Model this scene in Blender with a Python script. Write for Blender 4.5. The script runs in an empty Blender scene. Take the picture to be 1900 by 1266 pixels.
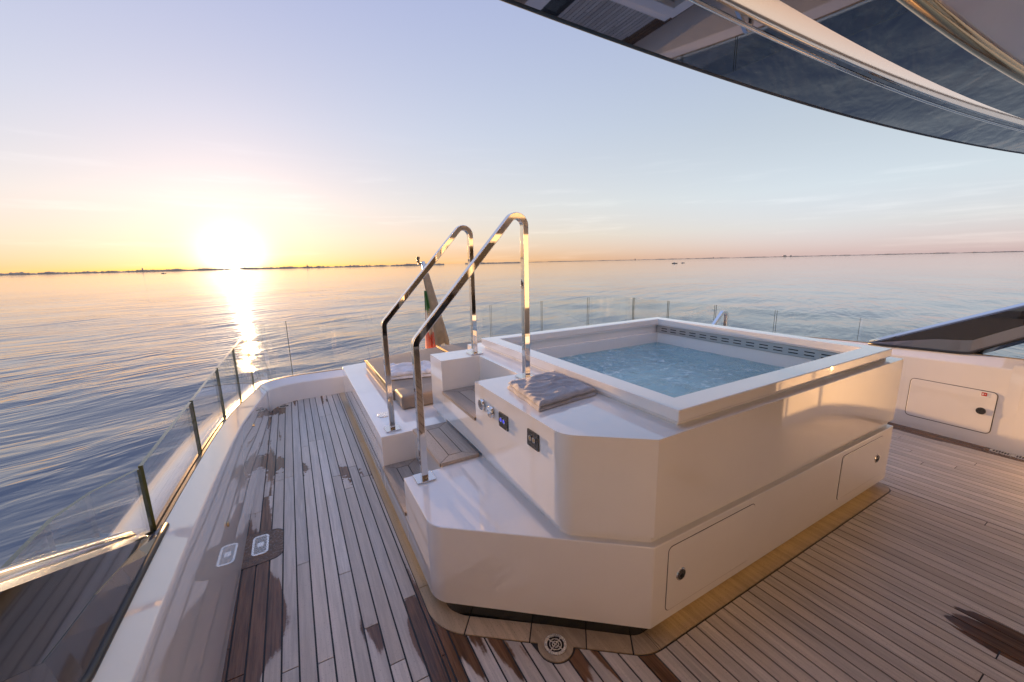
import bpy, bmesh, math, random
from mathutils import Matrix, Vector, noise as mnoise
import numpy as np

# ------------------------------------------------------------------ scene, camera, sky, sun, exposure
random.seed(7)
rng = np.random.default_rng(11)
sc = bpy.context.scene
col = sc.collection
S = 1.5                       # metres per plan unit (the camera stands one unit above the deck)
SEA = -4.6                    # sea level in metres, deck = 0

YAW, PITCH, ROLL = math.radians(28.854), math.radians(11.217), math.radians(-1.264)
fw = Vector((math.sin(YAW) * math.cos(PITCH), math.cos(YAW) * math.cos(PITCH), -math.sin(PITCH)))
r0 = Vector((math.cos(YAW), -math.sin(YAW), 0))
u0 = r0.cross(fw)
rt = r0 * math.cos(ROLL) + u0 * math.sin(ROLL)
up = -r0 * math.sin(ROLL) + u0 * math.cos(ROLL)
cd = bpy.data.cameras.new('camera')
cd.sensor_width = 36.0
cd.lens = 736.35 / 1900 * 36
cd.clip_start = 0.02
cd.clip_end = 60000
cam = bpy.data.objects.new('camera', cd)
m = Matrix(((rt.x, up.x, -fw.x, 0), (rt.y, up.y, -fw.y, 0), (rt.z, up.z, -fw.z, S), (0, 0, 0, 1)))
cam.matrix_world = m
col.objects.link(cam)
sc.camera = cam

SUN_AZ = math.radians(-5.35)          # left of the boat's aft axis (+Y)
SUN_EL = math.radians(2.0)
sun_dir = Vector((math.sin(SUN_AZ) * math.cos(SUN_EL), math.cos(SUN_AZ) * math.cos(SUN_EL), math.sin(SUN_EL)))
disc_el = math.radians(1.1)
disc_dir = Vector((math.sin(SUN_AZ) * math.cos(disc_el), math.cos(SUN_AZ) * math.cos(disc_el), math.sin(disc_el)))

w = bpy.data.worlds.new('World')
sc.world = w
w.use_nodes = True
nt = w.node_tree
nt.nodes.clear()


def wn(t, **kw):
    n = nt.nodes.new(t)
    for k, v in kw.items():
        setattr(n, k, v)
    return n


def wl(a, b):
    nt.links.new(a, b)


def wmath(op, a, b=None, clamp=False):
    n = wn('ShaderNodeMath', operation=op)
    n.use_clamp = clamp
    for i, v in enumerate((a, b)):
        if v is None:
            continue
        if isinstance(v, (int, float)):
            n.inputs[i].default_value = v
        else:
            wl(v, n.inputs[i])
    return n.outputs[0]


out = wn('ShaderNodeOutputWorld')
sky = wn('ShaderNodeTexSky', sky_type='NISHITA')
sky.sun_disc = False
sky.sun_elevation = SUN_EL
sky.sun_rotation = SUN_AZ
sky.altitude = 0
sky.air_density = 1.0
sky.dust_density = 0.4
sky.ozone_density = 1.5
gam = wn('ShaderNodeGamma')            # the photograph's compressed evening contrast
gam.inputs['Gamma'].default_value = 0.40
wl(sky.outputs[0], gam.inputs['Color'])
tint = wn('ShaderNodeMix', data_type='RGBA', blend_type='MULTIPLY')
tint.inputs[0].default_value = 1.0
hs_ = wn('ShaderNodeHueSaturation')
hs_.inputs['Saturation'].default_value = 0.90
wl(gam.outputs[0], hs_.inputs['Color'])
wl(hs_.outputs[0], tint.inputs[6])
tint.inputs[7].default_value = (0.43, 0.345, 0.475, 1)
bg = wn('ShaderNodeBackground')
bg.inputs['Strength'].default_value = 0.10
wl(tint.outputs[2], bg.inputs['Color'])
# pale evening haze veil: nothing at the horizon below the sun, lilac away from it, blue overhead
nrm = wn('ShaderNodeVectorMath', operation='NORMALIZE')
tc = wn('ShaderNodeTexCoord')
wl(tc.outputs['Generated'], nrm.inputs[0])
sep = wn('ShaderNodeSeparateXYZ')
wl(nrm.outputs[0], sep.inputs[0])
ramp = wn('ShaderNodeValToRGB')
HAZE = [(0.0, (0.13, 0.070, 0.0)), (0.06, (0.19, 0.24, 0.085)), (0.13, (0.22, 0.32, 0.18)), (0.28, (0.165, 0.285, 0.25)), (0.55, (0.07, 0.16, 0.26)), (1.0, (0.25, 0.46, 0.88))]
cr = ramp.color_ramp
cr.elements[0].position, cr.elements[0].color = HAZE[0][0], HAZE[0][1] + (1,)
cr.elements[1].position, cr.elements[1].color = HAZE[-1][0], HAZE[-1][1] + (1,)
for p_, c_ in HAZE[1:-1]:
    cr.elements.new(p_).color = c_ + (1,)
wl(sep.outputs['Z'], ramp.inputs[0])
bgh = wn('ShaderNodeBackground')
bgh.inputs['Strength'].default_value = 0.10
wl(ramp.outputs[0], bgh.inputs['Color'])
belt = wn('ShaderNodeMapRange', interpolation_type='SMOOTHSTEP')
dta = wn('ShaderNodeVectorMath', operation='DOT_PRODUCT')
wl(nrm.outputs[0], dta.inputs[0])
dta.inputs[1].default_value = disc_dir
wl(dta.outputs['Value'], belt.inputs[0])
belt.inputs[1].default_value, belt.inputs[2].default_value = 0.97, 0.25
low_ = wn('ShaderNodeMapRange', interpolation_type='SMOOTHSTEP')
wl(sep.outputs['Z'], low_.inputs[0])
low_.inputs[1].default_value, low_.inputs[2].default_value = 0.30, 0.0
bgb = wn('ShaderNodeBackground')
bgb.inputs['Color'].default_value = (0.09, 0.23, 0.52, 1)
wl(wmath('MULTIPLY', wmath('MULTIPLY', belt.outputs[0], low_.outputs[0]), 0.062), bgb.inputs['Strength'])
# a few thin streaks of cirrus low in the sky
cmap = wn('ShaderNodeVectorMath', operation='MULTIPLY')
wl(nrm.outputs[0], cmap.inputs[0])
cmap.inputs[1].default_value = (2.2, 2.2, 30.0)
cno = wn('ShaderNodeTexNoise')
cno.inputs['Scale'].default_value = 1.6
cno.inputs['Detail'].default_value = 6
cno.inputs['Roughness'].default_value = 0.6
wl(cmap.outputs[0], cno.inputs['Vector'])
cmr = wn('ShaderNodeMapRange', interpolation_type='SMOOTHSTEP')
wl(cno.outputs[0], cmr.inputs[0])
cmr.inputs[1].default_value, cmr.inputs[2].default_value = 0.52, 0.80
cel = wn('ShaderNodeMapRange', interpolation_type='SMOOTHSTEP')
wl(sep.outputs['Z'], cel.inputs[0])
cel.inputs[1].default_value, cel.inputs[2].default_value = 0.32, 0.06
bgc = wn('ShaderNodeBackground')
bgc.inputs['Color'].default_value = (1.0, 0.92, 0.84, 1)
wl(wmath('MULTIPLY', wmath('MULTIPLY', cmr.outputs[0], cel.outputs[0]), 0.012), bgc.inputs['Strength'])
last = bg.outputs[0]
for q_ in (bgh, bgb, bgc):
    a_ = wn('ShaderNodeAddShader')
    wl(last, a_.inputs[0])
    wl(q_.outputs[0], a_.inputs[1])
    last = a_.outputs[0]
# the sun's glare and its aureole in the evening haze
dot = wn('ShaderNodeVectorMath', operation='DOT_PRODUCT')
wl(nrm.outputs[0], dot.inputs[0])
dot.inputs[1].default_value = disc_dir
dmax = wmath('MAXIMUM', dot.outputs['Value'], 0.0)
for ex, c_, st in ((12000, (1.0, 0.86, 0.58), 2.6), (800, (1.0, 0.92, 0.76), 0.16), (70, (1.0, 0.88, 0.70), 0.012)):
    pw = wmath('POWER', dmax, float(ex))
    b_ = wn('ShaderNodeBackground')
    b_.inputs['Color'].default_value = c_ + (1,)
    wl(wmath('MULTIPLY', pw, st), b_.inputs['Strength'])
    a_ = wn('ShaderNodeAddShader')
    wl(last, a_.inputs[0])
    wl(b_.outputs[0], a_.inputs[1])
    last = a_.outputs[0]
wl(last, out.inputs['Surface'])

sl = bpy.data.lights.new('sun', 'SUN')
sl.energy = 1.15
sl.color = (1.0, 0.53, 0.21)
sl.angle = math.radians(0.6)
so = bpy.data.objects.new('sun', sl)
so.rotation_euler = (-sun_dir).to_track_quat('-Z', 'Y').to_euler()
so.location = (-20, 200, 20)
col.objects.link(so)

sc.view_settings.view_transform = 'Standard'
sc.view_settings.look = 'None'
sc.view_settings.gamma = 1.0
sc.view_settings.exposure = 3.26
sc.render.engine = 'CYCLES'
sc.cycles.use_denoising = True
sc.cycles.caustics_reflective = False
sc.cycles.caustics_refractive = False
sc.cycles.max_bounces = 10
sc.cycles.transparent_max_bounces = 16
sc.cycles.sample_clamp_indirect = 6.0

# ------------------------------------------------------------------ helpers


def tag(o, label=None, cat=None, group=None, kind=None):
    if label:
        o['label'] = label
    if cat:
        o['category'] = cat
    if group:
        o['group'] = group
    if kind:
        o['kind'] = kind
    return o


WLOC = {}


def mk(name, verts, faces, mat, parent=None, smooth=False, mats=None, fmat=None, bevel=0, seg=2, origin=None):
    """one mesh object; verts in plan units, world axes"""
    v = np.array(verts, dtype=float) * S
    if origin is None:
        lo, hi = v.min(0), v.max(0)
        origin = Vector(((lo[0] + hi[0]) / 2, (lo[1] + hi[1]) / 2, lo[2]))
    else:
        origin = Vector(origin) * S
    v = v - np.array(origin)
    me = bpy.data.meshes.new(name)
    me.from_pydata(v.tolist(), [], [list(f) for f in faces])
    for mm in (mats or [mat]):
        me.materials.append(mm)
    if fmat:
        me.polygons.foreach_set('material_index', fmat)
    bm = bmesh.new()
    bm.from_mesh(me)
    bmesh.ops.recalc_face_normals(bm, faces=bm.faces)
    bm.to_mesh(me)
    bm.free()
    if smooth:
        me.polygons.foreach_set('use_smooth', [True] * len(me.polygons))
    me.update()
    o = bpy.data.objects.new(name, me)
    col.objects.link(o)
    place(o, origin, parent)
    if bevel:
        b = o.modifiers.new('bevel', 'BEVEL')
        b.width = bevel * S
        b.segments = seg
        b.limit_method = 'ANGLE'
        b.angle_limit = math.radians(35)
        b.harden_normals = True
        me.polygons.foreach_set('use_smooth', [True] * len(me.polygons))
    return o


def place(o, origin, parent):
    WLOC[o.name] = Vector(origin)
    if parent is not None:
        o.parent = parent
        o.location = Vector(origin) - WLOC[parent.name]
    else:
        o.location = origin


def empty(name, loc):
    o = bpy.data.objects.new(name, None)
    o.empty_display_size = 0.1
    col.objects.link(o)
    place(o, Vector(loc) * S, None)
    return o


def share(src, name, loc, parent, rotz=None):
    """another object with the same mesh data"""
    o = bpy.data.objects.new(name, src.data)
    col.objects.link(o)
    place(o, Vector(loc) * S, parent)
    for md in src.modifiers:
        n = o.modifiers.new(md.name, md.type)
        n.width, n.segments, n.limit_method, n.angle_limit, n.harden_normals = md.width, md.segments, md.limit_method, md.angle_limit, md.harden_normals
    return o


def prism(poly, z0, z1):
    n = len(poly)
    v = [(x, y, z0) for x, y in poly] + [(x, y, z1) for x, y in poly]
    f = [tuple(range(n))[::-1], tuple(range(n, 2 * n))]
    f += [(i, (i + 1) % n, n + (i + 1) % n, n + i) for i in range(n)]
    return v, f


def box(x0, x1, y0, y1, z0, z1):
    return prism([(x0, y0), (x1, y0), (x1, y1), (x0, y1)], z0, z1)


def join(*vf):
    V, F = [], []
    for v, f in vf:
        k = len(V)
        V += list(v)
        F += [tuple(i + k for i in q) for q in f]
    return V, F


def arc(cx, cy, r, a0, a1, n):
    return [(cx + r * math.cos(math.radians(a0 + (a1 - a0) * i / n)), cy + r * math.sin(math.radians(a0 + (a1 - a0) * i / n))) for i in range(n + 1)]


def fillet(p0, p1, p2, r, n=8):
    """points of the rounded corner at p1"""
    a, b, c = Vector(p0), Vector(p1), Vector(p2)
    d0, d1 = (a - b).normalized(), (c - b).normalized()
    ang = d0.angle(d1)
    t = r / math.tan(ang / 2)
    s, e = b + d0 * t, b + d1 * t
    ctr = b + (d0 + d1).normalized() * (r / math.sin(ang / 2))
    res = []
    for i in range(n + 1):
        q = s.lerp(e, i / n) - ctr
        res.append(tuple(ctr + q.normalized() * r))
    return res


def rounded_rect(cx, cy, w_, h_, r, n=5):
    pts = []
    for sx, sy, a in ((1, 1, 0), (-1, 1, 90), (-1, -1, 180), (1, -1, 270)):
        pts += arc(cx + sx * (w_ / 2 - r), cy + sy * (h_ / 2 - r), r, a, a + 90, n)
    return pts


def offset_poly(poly, d):
    """inset a counter-clockwise polygon by d"""
    n = len(poly)
    res = []
    for i in range(n):
        a, b, c = Vector(poly[i - 1]), Vector(poly[i]), Vector(poly[(i + 1) % n])
        e0, e1 = (b - a).normalized(), (c - b).normalized()
        n0, n1 = Vector((-e0.y, e0.x)), Vector((-e1.y, e1.x))
        mid = (n0 + n1)
        mid = mid / max(mid.length_squared, 1e-6) * 2
        res.append(tuple(b + mid * d))
    return res


def prism_hole(poly, hole, z0, z1, top=True):
    """walls of poly plus a top face with a hole in it"""
    bm = bmesh.new()
    vo = [bm.verts.new((x, y, z1)) for x, y in poly]
    vh = [bm.verts.new((x, y, z1)) for x, y in hole]
    eds = [bm.edges.new((vo[i], vo[(i + 1) % len(vo)])) for i in range(len(vo))]
    eds += [bm.edges.new((vh[i], vh[(i + 1) % len(vh)])) for i in range(len(vh))]
    bmesh.ops.triangle_fill(bm, edges=eds, use_beauty=True)
    bm.verts.index_update()
    v = [tuple(q.co) for q in bm.verts]
    f = [tuple(x.index for x in q.verts) for q in bm.faces]
    bm.free()
    k = {}
    for i, q in enumerate(v):
        k[(round(q[0], 4), round(q[1], 4))] = i
    lo = []
    for x, y in poly:
        lo.append(len(v))
        v.append((x, y, z0))
    n = len(poly)
    ti = [k[(round(float(vo_[0]), 4), round(float(vo_[1]), 4))] for vo_ in [(np.float32(x), np.float32(y)) for x, y in poly]]
    for i in range(n):
        j = (i + 1) % n
        f.append((lo[i], lo[j], ti[j], ti[i]))
    return v, f


def tube(path, r, n=12, closed=False):
    """round tube along a 3D path"""
    P = [Vector(p) for p in path]
    V, F = [], []
    m_ = len(P)
    prev = None
    for i, p in enumerate(P):
        a = P[i - 1] if (i > 0 or closed) else p
        b = P[(i + 1) % m_] if (i < m_ - 1 or closed) else p
        t = (b - a).normalized()
        if prev is None:
            prev = t.orthogonal().normalized()
        nn = (prev - t * prev.dot(t)).normalized()
        prev = nn
        bb = t.cross(nn)
        for k in range(n):
            a_ = 2 * math.pi * k / n
            V.append(tuple(p + (nn * math.cos(a_) + bb * math.sin(a_)) * r))
    last_ = m_ if closed else m_ - 1
    for i in range(last_):
        j = (i + 1) % m_
        for k in range(n):
            F.append((i * n + k, i * n + (k + 1) % n, j * n + (k + 1) % n, j * n + k))
    if not closed:
        F.append(tuple(range(n))[::-1])
        F.append(tuple(range((m_ - 1) * n, m_ * n)))
    return V, F


def disc_y(cx, cz, y, r, n=20):
    return [(cx + r * math.cos(2 * math.pi * k / n), y, cz + r * math.sin(2 * math.pi * k / n)) for k in range(n)]


def cyl(c, axis, r, h, n=20, r2=None):
    """cylinder from c along axis ('x','y','z', signed length h)"""
    r2 = r if r2 is None else r2
    V = []
    for rr, t in ((r, 0), (r2, h)):
        for k in range(n):
            a, b = rr * math.cos(2 * math.pi * k / n), rr * math.sin(2 * math.pi * k / n)
            if axis == 'z':
                V.append((c[0] + a, c[1] + b, c[2] + t))
            elif axis == 'y':
                V.append((c[0] + a, c[1] + t, c[2] + b))
            else:
                V.append((c[0] + t, c[1] + a, c[2] + b))
    F = [tuple(range(n)), tuple(range(n, 2 * n))] + [(k, (k + 1) % n, n + (k + 1) % n, n + k) for k in range(n)]
    return V, F


def ring_z(c, ro, ri, z0, z1, n=32):
    V, F = [], []
    for k in range(n):
        a = 2 * math.pi * k / n
        ca, sa = math.cos(a), math.sin(a)
        V += [(c[0] + ro * ca, c[1] + ro * sa, z0), (c[0] + ro * ca, c[1] + ro * sa, z1), (c[0] + ri * ca, c[1] + ri * sa, z1), (c[0] + ri * ca, c[1] + ri * sa, z0)]
    for k in range(n):
        a, b = 4 * k, 4 * ((k + 1) % n)
        for q in range(4):
            F.append((a + q, b + q, b + (q + 1) % 4, a + (q + 1) % 4))
    return V, F


# ------------------------------------------------------------------ materials


class NT:
    def __init__(self, name):
        self.m = bpy.data.materials.new(name)
        self.m.use_nodes = True
        self.t = self.m.node_tree
        self.b = self.t.nodes['Principled BSDF']
        self.o = self.t.nodes['Material Output']

    def n(self, typ, **kw):
        x = self.t.nodes.new(typ)
        for k, v in kw.items():
            setattr(x, k, v)
        return x

    def l(self, a, b):
        self.t.links.new(a, b)

    def math(self, op, a, b=None, c=None, clamp=False):
        x = self.n('ShaderNodeMath', operation=op)
        x.use_clamp = clamp
        for i, v in enumerate((a, b, c)):
            if v is None:
                continue
            if isinstance(v, (int, float)):
                x.inputs[i].default_value = v
            else:
                self.l(v, x.inputs[i])
        return x.outputs[0]

    def mr(self, v, a, b, c=0.0, d=1.0, smooth=True):
        x = self.n('ShaderNodeMapRange', interpolation_type='SMOOTHSTEP' if smooth else 'LINEAR')
        if isinstance(v, (int, float)):
            x.inputs[0].default_value = v
        else:
            self.l(v, x.inputs[0])
        for i, q in enumerate((a, b, c, d)):
            x.inputs[1 + i].default_value = q
        return x.outputs[0]

    def noise(self, vec, scale, detail=3, rough=0.5, dist=0.0):
        x = self.n('ShaderNodeTexNoise')
        x.inputs['Scale'].default_value = scale
        x.inputs['Detail'].default_value = detail
        x.inputs['Roughness'].default_value = rough
        x.inputs['Distortion'].default_value = dist
        if vec is not None:
            self.l(vec, x.inputs['Vector'])
        return x.outputs[0]

    def scaled(self, vec, s, off=None):
        x = self.n('ShaderNodeVectorMath', operation='MULTIPLY')
        self.l(vec, x.inputs[0])
        x.inputs[1].default_value = s
        if off is None:
            return x.outputs[0]
        y = self.n('ShaderNodeVectorMath', operation='ADD')
        self.l(x.outputs[0], y.inputs[0])
        self.l(off, y.inputs[1])
        return y.outputs[0]

    def mix(self, f, a, b):
        x = self.n('ShaderNodeMix', data_type='RGBA')
        if isinstance(f, (int, float)):
            x.inputs[0].default_value = f
        else:
            self.l(f, x.inputs[0])
        for i, v in ((6, a), (7, b)):
            if isinstance(v, tuple):
                x.inputs[i].default_value = v + (1,)
            else:
                self.l(v, x.inputs[i])
        return x.outputs[2]

    def bump(self, h, strength=0.3, dist=0.002):
        x = self.n('ShaderNodeBump')
        x.inputs['Strength'].default_value = strength
        x.inputs['Distance'].default_value = dist
        self.l(h, x.inputs['Height'])
        self.l(x.outputs[0], self.b.inputs['Normal'])
        return x

    def pos(self):
        return self.n('ShaderNodeNewGeometry').outputs['Position']


def pbr(name, c, rough, metal=0.0, coat=0.0, spec=0.5, var=0.0, vscale=6.0, rvar=0.0, bump=0.0, bscale=40.0, bdist=0.001):
    t = NT(name)
    b = t.b
    b.inputs['Base Color'].default_value = tuple(c) + (1,)
    b.inputs['Roughness'].default_value = rough
    b.inputs['Metallic'].default_value = metal
    b.inputs['Coat Weight'].default_value = coat
    b.inputs['Coat Roughness'].default_value = 0.04
    b.inputs['Specular IOR Level'].default_value = spec
    p = t.pos()
    if var:
        n = t.noise(p, vscale, 4, 0.6)
        f = t.mr(n, 0.3, 0.7)
        t.l(t.mix(f, tuple(x * (1 - var) for x in c), tuple(min(1, x * (1 + var)) for x in c)), b.inputs['Base Color'])
    if rvar:
        n = t.noise(p, vscale * 2.3, 4, 0.6)
        t.l(t.mr(n, 0.3, 0.75, max(0.0, rough - rvar), rough + rvar), b.inputs['Roughness'])
    if bump:
        t.bump(t.noise(p, bscale, 3, 0.55), bump, bdist)
    return t.m


def gelcoat(name, c=(0.84, 0.83, 0.82), rough=0.055, wave=0.022):
    t = NT(name)
    p = t.pos()
    n = t.noise(p, 2.2, 4, 0.6)
    t.l(t.mix(t.mr(n, 0.3, 0.7), tuple(x * 0.965 for x in c), c), t.b.inputs['Base Color'])
    smear = t.noise(t.scaled(p, (2.0, 2.0, 9.0)), 3.0, 5, 0.65)
    drip = t.mr(t.noise(t.scaled(p, (16.0, 16.0, 0.9)), 1.0, 5, 0.7), 0.56, 0.72)
    spots = t.mr(t.noise(p, 26.0, 4, 0.7), 0.62, 0.72)
    mark = t.math('MULTIPLY', t.math('MAXIMUM', drip, spots), t.mr(t.noise(p, 1.3, 3, 0.6), 0.42, 0.62))
    base_ = t.b.inputs['Base Color'].links[0].from_socket
    t.l(t.mix(t.math('MULTIPLY', mark, 0.10), base_, tuple(x * 0.72 for x in c)), t.b.inputs['Base Color'])
    t.l(t.math('ADD', t.mr(smear, 0.35, 0.8, rough * 0.7, rough * 1.6), t.math('MULTIPLY', mark, 0.10)), t.b.inputs['Roughness'])
    t.l(t.math('ADD', 0.03, t.math('MULTIPLY', mark, 0.14)), t.b.inputs['Coat Roughness'])
    t.b.inputs['Coat Weight'].default_value = 0.9
    t.b.inputs['Coat IOR'].default_value = 1.75
    t.bump(t.noise(p, 3.0, 2, 0.5), wave, 0.004)      # the slight waviness of a faired, sprayed surface
    return t.m


def teak(name, dry=(0.63, 0.565, 0.505), wet=(0.135, 0.064, 0.031), wetness=True, brown=(0.46, 0.37, 0.29), brown_amt=0.25, along='y'):
    t = NT(name)
    p = t.pos()
    inf = t.n('ShaderNodeObjectInfo')
    rnd = inf.outputs['Random']
    cmb = t.n('ShaderNodeCombineXYZ')
    t.l(t.math('MULTIPLY', rnd, 37.0), cmb.inputs[0])
    t.l(t.math('MULTIPLY', rnd, 91.0), cmb.inputs[1])
    st = (1.0, 0.045, 1.0) if along == 'y' else (0.045, 1.0, 1.0)
    gv = t.scaled(p, st, cmb.outputs[0])
    g1 = t.noise(gv, 95, 4, 0.65)
    g2 = t.noise(gv, 26, 3, 0.6, 0.6)
    blotch = t.noise(t.scaled(p, (1, 0.35, 1) if along == 'y' else (0.35, 1, 1), cmb.outputs[0]), 9, 5, 0.65)
    pore = t.noise(t.scaled(p, (1.0, 0.3, 1.0) if along == 'y' else (0.3, 1, 1)), 420, 2, 0.5)
    tone = t.math('ADD', t.math('MULTIPLY', g1, 0.5), t.math('MULTIPLY', g2, 0.5))
    c1 = t.mix(t.mr(tone, 0.36, 0.64), tuple(x * 0.78 for x in dry), tuple(x * 1.12 for x in dry))
    # per plank: silver grey to browner
    rb = t.math('FRACT', t.math('MULTIPLY', rnd, 17.31))
    c2 = t.mix(t.math('MULTIPLY', t.mr(rb, 0.2, 1.0), brown_amt * 1.6), c1, brown)
    c2b = t.mix(t.math('MULTIPLY', t.mr(blotch, 0.45, 0.75), 0.30), c2, tuple(x * 0.72 for x in dry))
    val = t.n('ShaderNodeHueSaturation')
    t.l(t.math('ADD', 0.84, t.math('MULTIPLY', t.math('FRACT', t.math('MULTIPLY', rnd, 5.7)), 0.30)), val.inputs['Value'])
    t.l(c2b, val.inputs['Color'])
    c3 = t.mix(t.mr(pore, 0.62, 0.72), val.outputs[0], tuple(x * 0.45 for x in dry))
    rough = t.mr(g1, 0.3, 0.7, 0.32, 0.50)
    if wetness:
        sx = t.n('ShaderNodeSeparateXYZ')
        t.l(p, sx.inputs[0])
        X, Y = sx.outputs[0], sx.outputs[1]
        big = t.noise(t.scaled(p, (1.9, 0.13, 1.0), cmb.outputs[0]), 3.4, 4, 0.52)
        drops = t.noise(p, 17, 5, 0.7)
        bias = t.math('MULTIPLY', t.mr(X, -0.345, -0.10, 0.46, 0.0), t.mr(Y, 2.2, 2.7, 1.0, 0.62))                                   # along the port bulwark
        far = t.mr(Y, 4.45, 4.85, 0.0, 0.22)                                       # puddle in the aft corner
        far = t.math('MULTIPLY', far, t.mr(X, -0.05, 0.35, 1.0, 0.0))
        dd = t.math('SUBTRACT', 1.324, t.math('ADD', t.math('MULTIPLY', X, 0.607), t.math('MULTIPLY', Y, 0.795)))
        cham = t.mr(t.math('ABSOLUTE', t.math('SUBTRACT', dd, 0.02)), 0.0, 0.30, 0.25, 0.0)
        cham = t.math('MULTIPLY', cham, t.mr(X, 0.9, 1.35, 1.0, 0.0))
        edge = t.mr(t.math('ABSOLUTE', t.math('SUBTRACT', X, 0.37)), 0.02, 0.15, 0.17, 0.0)  # beside the plinth, near end
        edge = t.math('MULTIPLY', edge, t.mr(Y, 1.7, 2.4, 1.0, 0.0))
        stb = t.mr(X, 4.36, 4.50, 0.0, 0.40)
        sp = t.math('ADD', t.math('POWER', t.math('MULTIPLY', t.math('SUBTRACT', X, 2.29), 7.0), 2.0),
                    t.math('POWER', t.math('MULTIPLY', t.math('SUBTRACT', Y, 0.20), 3.6), 2.0))
        spot = t.mr(sp, 0.0, 1.0, 0.42, 0.0)
        xc = t.math('ADD', t.math('MULTIPLY', X, 0.9), Y)
        trail = t.mr(t.math('ABSOLUTE', t.math('SUBTRACT', t.math('ADD', xc, t.math('MULTIPLY', drops, 0.5)), 3.42)), 0.0, 0.22, 0.20, 0.0)
        trail = t.math('MULTIPLY', trail, t.mr(X, 0.3, 0.5, 1.0, 0.0))
        tot = big
        for q in (bias, far, cham, edge, stb, spot, trail):
            tot = t.math('ADD', tot, q)
        tot = t.math('ADD', tot, t.math('MULTIPLY', t.math('SUBTRACT', rnd, 0.5), 0.16))
        tot = t.math('ADD', tot, t.math('MULTIPLY', t.math('SUBTRACT', drops, 0.5), 0.07))
        wm = t.math('ADD', t.math('MULTIPLY', t.mr(tot, 0.748, 0.780), 0.75), t.math('MULTIPLY', t.mr(tot, 0.70, 0.80), 0.25))
        wc = t.mix(t.mr(tone, 0.36, 0.64), tuple(x * 0.6 for x in wet), tuple(x * 1.5 for x in wet))
        c3 = t.mix(wm, c3, wc)
        rough = t.math('ADD', t.math('MULTIPLY', rough, t.math('SUBTRACT', 1.0, wm)), t.math('MULTIPLY', wm, 0.15))
    t.l(c3, t.b.inputs['Base Color'])
    t.l(rough, t.b.inputs['Roughness'])
    t.bump(t.math('ADD', g1, t.math('MULTIPLY', pore, 0.5)), 0.35, 0.0015)
    return t.m


M = {}
M['white'] = gelcoat('white_gelcoat')
M['white2'] = gelcoat('white_gelcoat_bulwark', (0.83, 0.82, 0.81), 0.035, 0.02)
M['basin'] = gelcoat('basin_gelcoat', (0.84, 0.85, 0.86), 0.16)
M['teak'] = teak('deck_teak')
M['margin'] = teak('margin_teak', dry=(0.47, 0.36, 0.24), wetness=False, brown=(0.46, 0.33, 0.19), brown_amt=0.2)
M['tread'] = teak('tread_teak', dry=(0.31, 0.27, 0.235), wetness=False, brown_amt=0.3)
M['capteak'] = teak('cap_teak', dry=(0.40, 0.29, 0.17), wetness=False, brown=(0.34, 0.2, 0.1))
M['wetpad'] = pbr('wet_teak_pad', (0.12, 0.066, 0.036), 0.26, var=0.35, vscale=30, rvar=0.08, bump=0.3, bscale=90)
M['caulk'] = pbr('black_caulk', (0.012, 0.012, 0.013), 0.55, var=0.3, vscale=40)
M['toe'] = pbr('black_gloss_toe', (0.012, 0.014, 0.012), 0.12, coat=0.5)
M['chrome'] = pbr('polished_steel', (0.74, 0.735, 0.72), 0.035, metal=1.0, rvar=0.02, vscale=8)
M['steel'] = pbr('brushed_steel', (0.55, 0.55, 0.55), 0.38, metal=1.0, rvar=0.06, vscale=20)
M['grille'] = pbr('drain_steel', (0.80, 0.79, 0.76), 0.30, metal=0.85, rvar=0.08, vscale=60)
M['darkmetal'] = pbr('dark_plate', (0.10, 0.10, 0.095), 0.30, metal=0.8, rvar=0.08, vscale=60)
M['brass'] = pbr('brass', (0.72, 0.52, 0.24), 0.2, metal=1.0)
M['black'] = pbr('black_slot', (0.008, 0.008, 0.009), 0.6, var=0.2)
M['wing'] = pbr('black_lacquer', (0.016, 0.014, 0.014), 0.06, coat=1.0, rvar=0.03, vscale=3)
M['wingtrim'] = pbr('bevel_sky_grey', (0.10, 0.095, 0.11), 0.10, coat=0.8, rvar=0.03, vscale=3)  # reflected sky grey of the black wing's bevel put into its base colour
M['canopy'] = pbr('dark_mirror_lacquer', (0.19, 0.19, 0.205), 0.02, metal=1.0)
M['canopyband'] = pbr('pale_mirror_lacquer', (0.86, 0.84, 0.80), 0.04, metal=0.9)
M['ceiling'] = gelcoat('ceiling_gloss', (0.86, 0.82, 0.81), 0.10)
M['goldtrim'] = pbr('bronze_trim', (0.50, 0.36, 0.20), 0.12, metal=1.0)
M['rubber'] = pbr('black_seal', (0.02, 0.02, 0.02), 0.35)
M['red'] = pbr('red_sticker', (0.55, 0.05, 0.035), 0.35, var=0.1)
M['whitepaint'] = pbr('white_print', (0.8, 0.8, 0.78), 0.4, var=0.05)


def fabric(name, c, bs=900, bd=0.0012, sheen=0.4, var=0.14):
    t = NT(name)
    p = t.pos()
    n = t.noise(p, 14, 5, 0.65)
    fz = t.noise(p, bs, 2, 0.6)
    a = t.mix(t.mr(n, 0.3, 0.7), tuple(x * (1 - var) for x in c), tuple(min(1, x * (1 + var)) for x in c))
    t.l(t.mix(t.math('MULTIPLY', t.mr(fz, 0.35, 0.65), 0.4), a, tuple(x * 0.6 for x in c)), t.b.inputs['Base Color'])
    t.b.inputs['Roughness'].default_value = 0.9
    t.b.inputs['Sheen Weight'].default_value = sheen
    t.b.inputs['Specular IOR Level'].default_value = 0.2
    t.bump(fz, 0.6, bd)
    return t.m


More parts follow.
